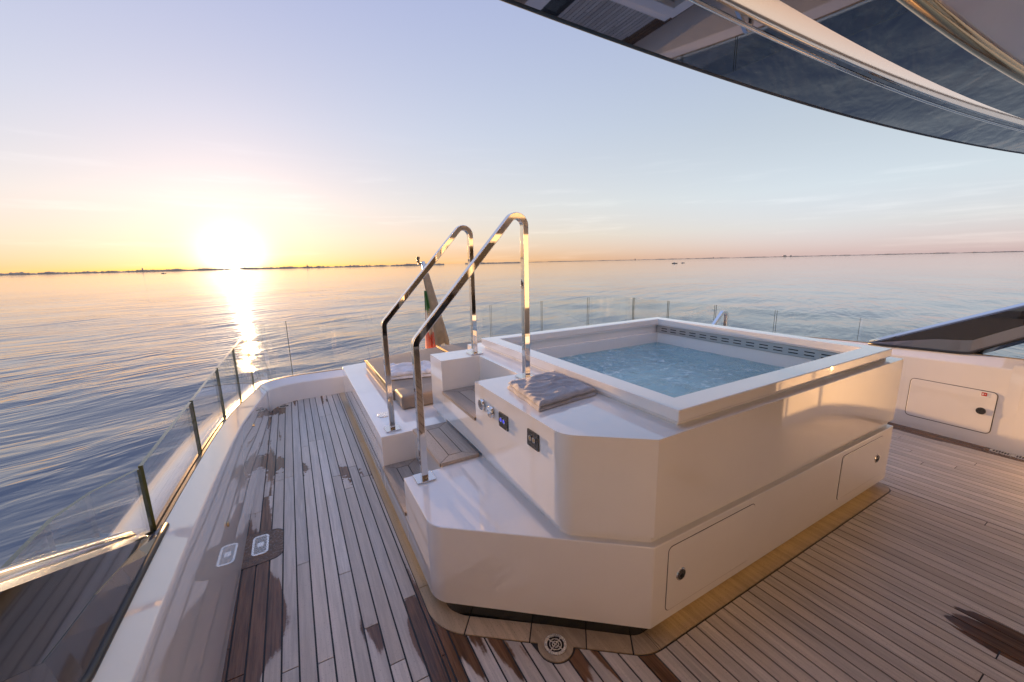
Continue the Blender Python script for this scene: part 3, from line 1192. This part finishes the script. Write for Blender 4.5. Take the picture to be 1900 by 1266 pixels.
for i in range(nx):
    for j in range(ny):
        F.append((i * (ny + 1) + j, (i + 1) * (ny + 1) + j, (i + 1) * (ny + 1) + j + 1, i * (ny + 1) + j + 1))
mk('water_surface', V, F, M['spawater'], tub, smooth=True)
# overflow grille along the starboard wall
vp = mk('vent_plate', *box(2.062, 2.0665, 0.708, 1.782, 0.533, 0.578), M['steel'], tub)
for k in range(15):
    yc = 1.72 - k * 0.0685
    for zz in (0.562, 0.547):
        mk('vent_slot', *box(2.0611, 2.0622, yc - 0.021, yc + 0.021, zz - 0.0024, zz + 0.0024), M['black'], vp)
# hatches in the plinth
for cx, cz, wx, hz, lx, lz in ((0.982, 0.160, 0.385, 0.195, 0.842, 0.158), (1.915, 0.168, 0.352, 0.180, 2.058, 0.165)):
    mk('hatch_seal', *slab_y(YF - 0.0008, YF + 0.004, cx, cz, wx + 0.004, hz + 0.004, 0.016), M['wingtrim'], tub)
    h_ = mk('hatch', *slab_y(YF - 0.0024, YF + 0.004, cx, cz, wx, hz, 0.014), M['white'], tub, bevel=0.0012)
    mk('latch_ring', *cyl((lx, YF - 0.0024, lz), 'y', 0.0185, -0.0022, 28, 0.0175), M['chrome'], h_)
    mk('latch', *cyl((lx, YF - 0.0046, lz), 'y', 0.0150, -0.0016, 24, 0.014), M['darkmetal'], h_)
    mk('latch_key', *cyl((lx, YF - 0.0062, lz - 0.003), 'y', 0.006, -0.001, 16), M['black'], h_)
# controls on the side of the upper body
for yy, zz in ((1.233, 0.506), (1.160, 0.502)):
    k_ = mk('knob', *cyl((xu, yy, zz), 'x', 0.0215, -0.012, 32, 0.0195), M['chrome'], tub, bevel=0.0035, seg=3)
for yy, zz, bm_ in ((1.073, 0.497, 'blueled'), (0.893, 0.505, 'brass')):
    p_ = mk('switch_plate', *slab_x(xu - 0.004, xu + 0.002, yy, zz, 0.060, 0.050, 0.003), M['darkmetal'], tub, bevel=0.0008)
    for dy in (0.010, -0.010):
        mk('button', *cyl((xu - 0.004, yy + dy, zz + 0.003), 'x', 0.0085, -0.003, 18), M['chrome'], p_)
        mk('button_light', *cyl((xu - 0.007, yy + dy, zz + 0.003), 'x', 0.0055, -0.0006, 14), M[bm_], p_)
    for dy in (0.026, -0.026):
        for dz in (0.021, -0.021):
            mk('screw', *cyl((xu - 0.004, yy + dy, zz + dz), 'x', 0.0019, -0.0008, 8), M['chrome'], p_)


# teak treads: four mitred boards round a middle board
def tread(x0, x1, y0, y1, z):
    t_ = empty('tread', ((x0 + x1) / 2, (y0 + y1) / 2, z))
    t_.parent = tub
    t_.location = (Vector(((x0 + x1) / 2, (y0 + y1) / 2, z)) * S) - WLOC[tub.name]
    mk('tread_caulk', *box(x0 + 0.002, x1 - 0.002, y0 + 0.002, y1 - 0.002, z - 0.014, z - 0.0018), M['caulk'], t_)
    b_, g = 0.046, 0.0016
    bx = (x1 - x0) / 3
    boards = [
        [(x0, y0), (x0 + bx - g, y0 + b_ - g * .2), (x0 + bx - g, y1 - b_ + g * .2), (x0, y1)],
        [(x1, y0), (x1, y1), (x1 - bx + g, y1 - b_ + g * .2), (x1 - bx + g, y0 + b_ - g * .2)],
        [(x0 + 2 * g, y0), (x1 - 2 * g, y0), (x1 - bx - g * .2, y0 + b_ - g), (x0 + bx + g * .2, y0 + b_ - g)],
        [(x0 + bx + g * .2, y1 - b_ + g), (x1 - bx - g * .2, y1 - b_ + g), (x1 - 2 * g, y1), (x0 + 2 * g, y1)],
        [(x0 + bx + g, y0 + b_ + g), (x1 - bx - g, y0 + b_ + g), (x1 - bx - g, y1 - b_ - g), (x0 + bx + g, y1 - b_ - g)]]
    for p_ in boards:
        mk('tread_board', *prism(p_, z - 0.013, z), M['tread'], t_)


tread(0.2625, 0.4085, 1.282, 1.658, 0.147)
tread(0.398, 0.5545, 1.282, 1.640, 0.2945)
tread(0.549, 0.7385, 1.302, 1.668, 0.432)
# round cap on the seat end
mk('filler_cap', *cyl((0.331, 1.915, ZL), 'z', 0.032, 0.0045, 32, 0.030), M['grille'], tub, bevel=0.001)

# ------------------------------------------------------------------ hand rails


def square_sweep(path2, y, hw, hd):
    """square tube along a path in the x-z plane"""
    P_ = [Vector(p) for p in path2]
    V, F = [], []
    for i, p in enumerate(P_):
        a, b = P_[max(0, i - 1)], P_[min(len(P_) - 1, i + 1)]
        t_ = (b - a).normalized()
        n_ = Vector((-t_.y, t_.x))
        for sn, sy in ((1, 1), (1, -1), (-1, -1), (-1, 1)):
            V.append((p.x + n_.x * sn * hw, y + sy * hd, p.y + n_.y * sn * hw))
    for i in range(len(P_) - 1):
        for k in range(4):
            F.append((i * 4 + k, i * 4 + (k + 1) % 4, i * 4 + 4 + (k + 1) % 4, i * 4 + 4 + k))
    F += [(0, 1, 2, 3), tuple(range(len(V) - 4, len(V)))]
    return V, F


def handrail(y, label, x0=0.329, x1=0.742, zb0=ZL, zb1=ZT, zk=0.757, ztop=1.199, hw=0.0117):
    e = empty('handrail', ((x0 + x1) / 2, y, zb0))
    tag(e, label, 'handrail', 'square steel handrails')
    knee = fillet((x0, zb0), (x0, zk), (x1 - 0.002, ztop + 0.012), 0.035, 6)
    topc = fillet((x0, zk), (x1, ztop + 0.012), (x1, zb1), 0.034, 12)
    pth = [(x0, zb0 + 0.004)] + knee + topc + [(x1, zb1 + 0.004)]
    v, f = square_sweep(pth, y, hw, hw)
    mk('tube', v, f, M['chrome'], e, bevel=0.0028, seg=3)
    for x, z in ((x0, zb0), (x1, zb1)):
        mk('base_plate', *box(x - 0.032, x + 0.032, y - 0.032, y + 0.032, z + 0.0002, z + 0.0062), M['chrome'], e, bevel=0.0012)
    return e


handrail(1.240, 'tall bent steel handrail at the near side of the hot tub steps')
handrail(1.722, 'bent steel handrail at the far side of the hot tub steps')
e3 = handrail(1.72, 'small steel handrail top showing behind the tub rim', x0=2.33, x1=2.70, zb0=0.0, zb1=0.0, zk=0.32, ztop=0.655)

# ------------------------------------------------------------------ cushions, towels


def soft(name, quad, z0, z1, mat, r=0.012, seg=4, n=10, puff=0.006, seed=0):
    """upholstered slab over a plan quad, with rounded edges and a slight crown"""
    V, F = [], []
    q = [Vector(p) for p in quad]
    for i in range(n + 1):
        for j in range(n + 1):
            u, v_ = i / n, j / n
            p = q[0].lerp(q[1], u).lerp(q[3].lerp(q[2], u), v_)
            cr_ = puff * (1 - (2 * u - 1) ** 4) * (1 - (2 * v_ - 1) ** 4) + 0.002 * mnoise.noise(Vector((p.x * 9, p.y * 9, seed)))
            V.append((p.x, p.y, z1 + cr_))
    top = (n + 1) ** 2
    for p in q:
        pass
    for i in range(n):
        for j in range(n):
            a = i * (n + 1) + j
            F.append((a, a + n + 1, a + n + 2, a + 1))
    rimi = [i * (n + 1) for i in range(n + 1)] + [n * (n + 1) + j for j in range(1, n + 1)] + [i * (n + 1) + n for i in range(n - 1, -1, -1)] + [j for j in range(n - 1, 0, -1)]
    base = len(V)
    for k in rimi:
        V.append((V[k][0], V[k][1], z0))
    m_ = len(rimi)
    for k in range(m_):
        F.append((rimi[k], rimi[(k + 1) % m_], base + (k + 1) % m_, base + k))
    F.append(tuple(range(base, base + m_)))
    return mk(name, V, F, mat, bevel=r, seg=seg)


c1 = soft('cushion', [(0.412, 2.10), (0.985, 2.10), (0.985, 3.07), (0.412, 2.93)], ZL + 0.001, 0.338, M['cushion'], seed=1)
tag(c1, 'flat taupe sun pad with the white towel on it', 'cushion', 'taupe cushions')
c2 = soft('cushion', [(0.992, 2.10), (1.56, 2.10), (1.56, 3.13), (0.992, 3.07)], ZL + 0.001, 0.342, M['cushion'], seed=2)
tag(c2, 'taupe sun pad beyond the seam, below the flagstaff', 'cushion', 'taupe cushions')
c3 = soft('cushion', [(0.425, 1.925), (0.80, 1.925), (0.80, 2.092), (0.425, 2.092)], ZL + 0.001, 0.350, M['cushion'], r=0.014, n=8, seed=3)
tag(c3, 'thick tan head cushion at the near end of the sun pad', 'cushion', 'taupe cushions')
for o_, pa in ((c1, [(0.410, 2.10, 0.333), (0.410, 2.93, 0.333)]), (c1, [(0.9885, 2.10, 0.345), (0.9885, 3.07, 0.345)])):
    v, f = tube(pa, 0.005, 8)
    mk('lit_edge', v, f, M['lit_edge'], o_, smooth=True)  # thin strips carry the painted sunlit edge line of the pad


def towel(name, corners, z, layers, mat, label, amp=0.006, fold_side=1, n=34, thick=0.0145, seed=0):
    """folded towel: stacked soft layers joined by a rounded fold along one side"""
    q = [Vector(p) for p in corners]
    V, F = [], []

    def surf(u, v_):
        return q[0].lerp(q[1], u).lerp(q[3].lerp(q[2], u), v_)
    th = thick
    for L in range(layers):
        z0 = z + L * th * 1.04
        ins = 0.004 * (L % 2) + 0.002 * L
        topl = (L == layers - 1)
        k0 = len(V)
        m_ = 4
        prof = []
        for i in range(n + 1):
            for j in range(n + 1):
                u, v_ = i / n, j / n
                uu, vv = ins * 3 + u * (1 - ins * 6), ins * 3 + v_ * (1 - ins * 6)
                p = surf(uu, vv)
                jx = 0.007 * mnoise.noise(Vector((v_ * 4, L * 7 + seed, 1))) * (2 * u - 1)
                jy = 0.007 * mnoise.noise(Vector((u * 4, L * 7 + seed, 2))) * (2 * v_ - 1)
                e_ = min(u, 1 - u, v_, 1 - v_)
                rd_ = 1 - max(0, 1 - e_ / 0.045) ** 2 * 0.6
                w1 = mnoise.noise(Vector((p.x * 8 + seed, p.y * 11, L * 2.0)))
                w2 = mnoise.noise(Vector((p.x * 24 + 5, p.y * 30, L * 3.0 + seed)))
                ph = p.y * 8.0 + p.x * (2.5 + 4.0 * w1) + 0.55 * w1 + seed
                rid = (0.5 + 0.5 * math.sin(2 * math.pi * ph)) ** 2
                lift = mnoise.noise(Vector((p.x * 5 + seed, p.y * 6, 5.0)))
                wv = amp * (1.25 * rid * (0.55 + 0.9 * abs(lift)) + 0.5 * w2 + 0.6 * w1) if topl else 0.002 * w1
                V.append((p.x + jx, p.y + jy, z0 + th * rd_ + wv * (0.45 + 0.55 * min(1, e_ * 7))))
        for i in range(n):
            for j in range(n):
                a = k0 + i * (n + 1) + j
                F.append((a, a + n + 1, a + n + 2, a + 1))
        rimi = [k0 + i * (n + 1) for i in range(n + 1)] + [k0 + n * (n + 1) + j for j in range(1, n + 1)] + [k0 + i * (n + 1) + n for i in range(n - 1, -1, -1)] + [k0 + j for j in range(n - 1, 0, -1)]
        ctr = surf(0.5, 0.5)
        rows = [rimi]
        for t_, out_ in ((0.55, 1.012), (0.25, 1.006), (0.02, 0.985)):
            row = []
            for k in rimi:
                x, y, zz = V[k]
                row.append(len(V))
                V.append((ctr.x + (x - ctr.x) * out_ + 0.001 * mnoise.noise(Vector((x * 60, y * 60, t_))), ctr.y + (y - ctr.y) * out_, z0 + (zz - z0) * t_))
            rows.append(row)
        for a_, b_ in zip(rows[:-1], rows[1:]):
            for k in range(len(rimi)):
                F.append((a_[k], a_[(k + 1) % len(rimi)], b_[(k + 1) % len(rimi)], b_[k]))
        F.append(tuple(rows[-1]))
    o_ = mk(name, V, F, mat, smooth=True)
    return tag(o_, label, 'towel', 'folded towels')


towel('towel', [(0.590, 0.916), (0.828, 0.945), (0.842, 1.200), (0.620, 1.165)], ZT + 0.0005, 2, M['towel'], 'folded grey towel on the corner ledge of the hot tub', amp=0.0052, thick=0.0125, n=56, seed=3)
towel('towel', [(0.44, 2.28), (0.70, 2.22), (0.75, 2.47), (0.48, 2.55)], 0.345, 2, M['wtowel'], 'white towel lying on the taupe sun pad', amp=0.012, thick=0.018, n=48, seed=11)

# ------------------------------------------------------------------ glass railing
rail = empty('glass_railing', (1.44, 1.9, 0.2))
tag(rail, 'frameless glass railing standing on the teak cap round the stern', 'railing')
GT = 0.606
TH = 0.0040


def lerp_path(s_pts, n):
    P_ = [Vector(p) for p in s_pts]
    L = [0]
    for a, b in zip(P_[:-1], P_[1:]):
        L.append(L[-1] + (b - a).length)
    res = []
    for t_ in np.linspace(0, L[-1], n):
        for i in range(len(P_) - 1):
            if L[i + 1] >= t_ - 1e-9:
                res.append(P_[i].lerp(P_[i + 1], (t_ - L[i]) / max(1e-9, L[i + 1] - L[i])))
                break
    return res


def pane(pts, n=2, ztop=GT):
    pl = lerp_path(pts, n)
    V, F, fm = [], [], []
    for i, p in enumerate(pl):
        a, b = pl[max(0, i - 1)], pl[min(len(pl) - 1, i + 1)]
        t_ = (b - a).normalized()
        nn = Vector((-t_.y, t_.x))
        zb = min(zcap(p.y), ztop - 0.02) - 0.002
        for s_ in (1, -1):
            q = p + nn * TH * s_
            V += [(q.x, q.y, zb), (q.x, q.y, ztop)]
    k = 4
    for i in range(len(pl) - 1):
        a, b = i * k, (i + 1) * k
        F += [(a, b, b + 1, a + 1), (a + 2, a + 3, b + 3, b + 2)]
        fm += [0, 0]
        F += [(a + 1, b + 1, b + 3, a + 3)]
        fm += [1]
    F += [(0, 1, 3, 2), tuple(len(V) - 4 + q for q in (0, 2, 3, 1))]
    fm += [1, 1]
    o_ = mk('glass_pane', V, F, None, rail, mats=[M['glass'], M['glassedge']], fmat=fm)
    return o_


def side_x(y):
    return interp(y, [(-1, -0.313), (1.05, -0.3105), (2.08, -0.295), (2.79, -0.274), (3.07, -0.268)])


g = 0.007
ys = [0.30, 1.025, 1.485, 1.94, 2.385, 2.915]
for a, b in zip(ys[1:-1], ys[2:]):
    pane([(side_x(a + g), a + g), (side_x(b - g), b - g)], 8)
pane([(-0.385, 0.30), (-0.385, 0.86), (-0.375, 0.93), (side_x(1.018), 1.018)], 10)
cpath = [(side_x(2.915 + g), 2.915 + g), (-0.268, 3.07)] + [(p[0], p[1]) for p in arc(0.0, 3.124, 0.271, 191, 100, 14)] + [(-0.05 - g, 3.3945)]
pane(cpath, 18)
xs = [-0.05, 0.51, 1.075, 1.645, 2.225, 2.83]
for a, b in zip(xs[:-1], xs[1:]):
    pane([(a + g, 3.395), (b - g, 3.395)], 2)
ys2 = [0.30, 1.105, 1.62, 2.11, 2.60, 3.05]


def side_x2(y):
    return interp(y, [(-1, 3.127), (0.4, 3.129), (0.9, 3.141), (2.0, 3.151), (3.07, 3.158)]) + 0.0


for a, b in zip(ys2[1:-1], ys2[2:]):
    pane([(side_x2(a + g), a + g), (side_x2(b - g), b - g)], 8)
pane([(3.21, 0.30), (3.21, 0.88), (3.2, 0.97), (side_x2(1.098), 1.098)], 10)
pane([(side_x2(3.05 + g), 3.05 + g)] + [(2.89 - p[0], p[1]) for p in arc(0.0, 3.124, 0.271, 188, 96, 12)] + [(2.845, 3.395)], 16)

# ------------------------------------------------------------------ black wings rising forward from the bulwarks


def wing(side, label):
    sgn = -1 if side == 'port' else 1
    bx = -0.262 if side == 'port' else 3.085

    def X(o_):
        return bx + sgn * o_
    st = [1.045, 1.0, 0.93, 0.85, 0.76, 0.66, 0.62, 0.5, 0.35, 0.15, -0.1, -0.5, -1.0, -1.35]
    body, bev = [], []
    for y in st:
        zb = zcap(y) + 0.0005 if y > 0.63 else zcap(0.63) + 0.64 * (0.63 - y)
        zt_ = 0.457 + 0.492 * (1.045 - y) + 0.004
        if side == 'port':
            zt_ -= 0.01
        bh = min(0.068, 0.45 * (zt_ - zb))
        zt_ = max(zt_, zb + 0.05 * (1.06 - y))
        body.append([(0.0475, zb + bh), (0.0476, max(zt_ - 0.010, zb + bh + 0.001)), (0.056, zt_ - 0.003), (0.066, zt_), (0.100, zt_ - 0.002), (0.110, zt_ - 0.012), (0.110, zb - 0.03), (0.050, zb)])
        bev.append([(0.034, zb), (0.0345, zb + 0.006), (0.046, zb + bh), (0.052, zb + bh), (0.05, zb)])
    e = empty('side_wing', (X(0.06), 0.6, 0.47))
    tag(e, label, 'wing panel', 'black side wings')
    for nm, prof, mt in (('wing_body', body, M['wing']), ('bevel_strip', bev, M['wingtrim'])):
        V, F = [], []
        k = len(prof[0])
        for y, pr in zip(st, prof):
            V += [(X(o_), y, z_) for o_, z_ in pr]
        for i in range(len(st) - 1):
            for j in range(k):
                F.append((i * k + j, (i + 1) * k + j, (i + 1) * k + (j + 1) % k, i * k + (j + 1) % k))
        F += [tuple(range(k)), tuple(range(len(V) - k, len(V)))]
        mk(nm, V, F, mt, e, smooth=False)
    ca_ = [(X(0.083), y, 0.457 + 0.492 * (1.045 - y) - (0.012 if side == 'port' else 0.002)) for y in np.linspace(1.05, -1.35, 40)]
    v, f = tube(ca_, 0.0185, 20)
    mk('cap_rail', v, f, M['chrome'], e, smooth=True)
    pa = [(X(0.0335), y, (zcap(y) if y > 0.63 else zcap(0.63) + 0.64 * (0.63 - y)) + 0.001) for y in st]
    v, f = tube(pa, 0.0070, 10)
    mk('seal', v, f, M['rubber'], e, smooth=True)


wing('port', 'black lacquered wing panel rising from the port bulwark at bottom left')
wing('starboard', 'black wing panel rising from the starboard bulwark beyond the tub')

# ------------------------------------------------------------------ roof overhang with mirror-dark soffit
roof = empty('roof_overhang', (1.4, 0.2, 1.5))
tag(roof, 'curved overhang of the deck above with dark mirror soffit', 'overhang')
RX = np.linspace(-2.2, 5.0, 61)


def redge(x):
    return 0.800 - 0.033 * (x - 1.25) ** 2 - 0.0016 * max(0, abs(x - 1.25) - 1.5) ** 3


def strip(prof):
    V, F = [], []
    k = len(prof)
    for x in RX:
        for d, z in prof:
            V.append((x, redge(x) - d, z))
    for i in range(len(RX) - 1):
        for j in range(k - 1):
            F.append((i * k + j, (i + 1) * k + j, (i + 1) * k + j + 1, i * k + j + 1))
    return V, F


mk('edge_trim', *strip([(0.010, 1.5006), (0.004, 1.497), (-0.002, 1.499), (-0.004, 1.504), (-0.004, 1.52)]), M['rubber'], roof, smooth=True)
mk('fascia', *strip([(-0.004, 1.52), (-0.012, 1.54), (-0.03, 1.64), (0.02, 1.70), (0.6, 1.72), (2.5, 1.72)]), M['white'], roof, smooth=True)
mk('soffit_panel', *strip([(0.010, 1.5006), (0.182, 1.5006)]), M['canopy'], roof, smooth=True)
mk('soffit_bead', *strip([(0.181, 1.5008), (0.182, 1.4975), (0.1855, 1.4965), (0.189, 1.4975), (0.1895, 1.502)]), M['chrome'], roof, smooth=True)
mk('soffit_panel', *strip([(0.1895, 1.5006), (0.205, 1.5006)]), M['canopy'], roof, smooth=True)
mk('cove_band', *strip([(0.205, 1.5006), (0.2585, 1.4785), (0.312, 1.4565)]), M['canopyband'], roof, smooth=True)
mk('soffit_panel', *strip([(0.312, 1.4565), (0.418, 1.4565)]), M['canopy'], roof, smooth=True)
mk('bronze_bead', *strip([(0.417, 1.457)] + [(0.431 - 0.014 * math.cos(math.radians(a_)), 1.4585 - 0.014 * math.sin(math.radians(a_))) for a_ in range(0, 181, 15)] + [(0.447, 1.4620)]), M['goldtrim'], roof, smooth=True)
mk('ceiling_panel', *strip([(0.446, 1.4623), (3.4, 1.4623)]), M['ceiling'], roof, smooth=True)

# ------------------------------------------------------------------ deckhouse behind the camera (lights and fills the reflections)
dh = empty('deckhouse', (1.44, -2.2, 0))
tag(dh, 'white deckhouse front with glazed doors facing the hot tub', 'deckhouse')
DY = -2.2
mk('wall', *box(-0.30, 3.14, DY - 0.10, DY, -0.04, 1.462), M['white'], dh)
mk('bounce_wall', *box(-0.20, 0.30, -0.92, -0.85, 0.0006, 1.4555), M['white'], dh, bevel=0.01)  # unseen wall added to bounce warm sunlight onto the tub's chamfer
# starboard bulwark turns inboard just forward of the locker hatch
ret = [(3.079, 0.46)] + [(2.779 + 0.30 * math.cos(math.radians(a_)), 0.36 + 0.30 * math.sin(math.radians(a_))) for a_ in range(0, -91, -9)] + [(2.45, 0.06)]
V, F = [], []
for x, y in ret:
    V += [(x, y, 0.0004), (x, y, 0.44), (x + 0.004, y - 0.004, 0.452), (x + 0.06, y - 0.06, 0.458)]
for i in range(len(ret) - 1):
    for j in range(3):
        F.append((i * 4 + j, i * 4 + 4 + j, i * 4 + 5 + j, i * 4 + 1 + j))
mk('return_panel', V, F, M['white2'], bul, smooth=True)
for k in range(4):
    x0 = 0.06 + k * 0.66
    d_ = mk('glass_door', *box(x0, x0 + 0.58, DY + 0.0005, DY + 0.015, 0.03, 1.25), M['wing'], dh)
    mk('door_handle', *tube([(x0 + 0.06, DY + 0.028, 0.5), (x0 + 0.06, DY + 0.028, 0.75)], 0.006, 10), M['chrome'], d_)
    for bx_ in (box(x0 - 0.02, x0 - 0.0005, DY + 0.0005, DY + 0.02, 0.01, 1.27), box(x0 + 0.5805, x0 + 0.60, DY + 0.0005, DY + 0.02, 0.01, 1.27), box(x0, x0 + 0.58, DY + 0.0005, DY + 0.02, 1.2505, 1.27)):
        mk('door_frame', *bx_, M['steel'], dh)

# ------------------------------------------------------------------ flagstaff and flag at the stern
fs = empty('flagstaff', (1.165, 3.40, 0.20))
tag(fs, 'white flagstaff leaning aft in a brown canvas cover', 'flagstaff')
B0, T0 = Vector((1.178, 3.42, 0.19)), Vector((1.150, 3.84, 1.02))


def on_staff(t_):
    return B0.lerp(T0, t_)


mk('pole', *tube([on_staff(0), on_staff(0.5), on_staff(1.0)], 0.020, 16), M['polewhite'], fs, smooth=True)
V, F = [], []
N_ = 18
levels = [(0.115, 0.062, 0.4), (0.13, 0.064, 0.5), (0.3, 0.056, 0.6), (0.5, 0.048, 0.6), (0.7, 0.040, 0.7), (0.86, 0.034, 0.8), (0.875, 0.030, 0.8)]
for t_, r_, fl in levels:
    p = on_staff(t_)
    for k in range(N_):
        a = 2 * math.pi * k / N_
        rr = r_ * (1 + 0.10 * math.sin(3 * a + t_ * 5) + 0.05 * math.sin(5 * a + t_ * 9))
        sag = -0.018 * (1 + math.sin(2 * a + 1)) if t_ < 0.12 else 0
        V.append((p.x + rr * math.cos(a), p.y + rr * fl * math.sin(a), p.z + sag))
for i in range(len(levels) - 1):
    for k in range(N_):
        F.append((i * N_ + k, i * N_ + (k + 1) % N_, (i + 1) * N_ + (k + 1) % N_, (i + 1) * N_ + k))
mk('canvas_cover', V, F, M['canvas'], fs, smooth=True)
p = on_staff(1.0)
mk('stern_light', *join(cyl((p.x - 0.045, p.y, p.z - 0.005), 'z', 0.013, 0.035, 14), cyl((p.x - 0.045, p.y, p.z + 0.03), 'z', 0.017, 0.022, 14), box(p.x - 0.05, p.x, p.y - 0.006, p.y + 0.006, p.z - 0.02, p.z - 0.006)), M['darkmetal'], fs)

# flag hanging in folds: green, white and red bands
def band(u):
    return 0 if u < 0.36 else (1 if u < 0.72 else 2)


V, F, fm = [], [], []
nu, nv = 30, 14
for i in range(nu + 1):
    u = i / nu
    for j in range(nv + 1):
        v_ = j / nv
        z_ = 0.76 - 0.545 * u
        wdt = 0.012 + 0.088 * u ** 0.8
        x = 1.075 + wdt * (v_ - 0.12) + 0.006 * math.sin(v_ * 9 + u * 3)
        y = 3.60 + 0.035 * math.sin(v_ * 11 + u * 2.0) * (0.3 + u) - 0.10 * (1 - u) * 0
        V.append((x, y, z_ + 0.02 * v_ * math.sin(u * 5)))
for i in range(nu):
    for j in range(nv):
        F.append((i * (nv + 1) + j, (i + 1) * (nv + 1) + j, (i + 1) * (nv + 1) + j + 1, i * (nv + 1) + j + 1))
        fm.append(band((i + 0.25 * math.sin(j * 0.7) * 6) / nu))
fl_ = mk('flag', V, F, None, smooth=True, mats=[M['flag_g'], M['flag_w'], M['flag_r']], fmat=fm)
sol = fl_.modifiers.new('thickness', 'SOLIDIFY')
sol.thickness = 0.002
tag(fl_, 'green, white and red flag hanging limp from the flagstaff', 'flag')


# ------------------------------------------------------------------ far boats and a bird
def far_boat(az, d, L, label, dark=True):
    e_az = math.radians(az)
    cx, cy = d * math.sin(e_az), d * math.cos(e_az)
    e = empty('boat', (cx / S, cy / S, SEA / S))
    tag(e, label, 'boat', 'small boats far out')
    hull = [(-0.5, 0), (-0.45, -0.12), (0.3, -0.13), (0.5, 0), (0.3, 0.13), (-0.45, 0.12)]
    V = [(x * L * 0.92, y * L, -0.1) for x, y in hull] + [(x * L, y * L * 1.15, 0.11 * L) for x, y in hull]
    n = 6
    F = [tuple(range(n)), tuple(range(n, 2 * n))] + [(i, (i + 1) % n, n + (i + 1) % n, n + i) for i in range(n)]
    ca, sa = math.cos(-e_az), math.sin(-e_az)
    R_ = lambda vs: [((cx + x * ca - y * sa) / S, (cy + x * sa + y * ca) / S, (SEA + z) / S) for x, y, z in vs]
    mk('hull', R_(V), F, M['polewhite'] if not dark else M['darkmetal'], e)
    v, f = box(-0.2 * L, 0.08 * L, -0.07 * L, 0.07 * L, 0.11 * L, 0.22 * L)
    mk('cabin', R_(v), f, M['polewhite'], e)


far_boat(51.0, 560, 7, 'nearer of two tiny boats far off to starboard')
far_boat(52.0, 600, 5, 'farther of two tiny boats far off to starboard')
far_boat(-11.8, 900, 7, 'tiny boat below the far shore left of the sun')
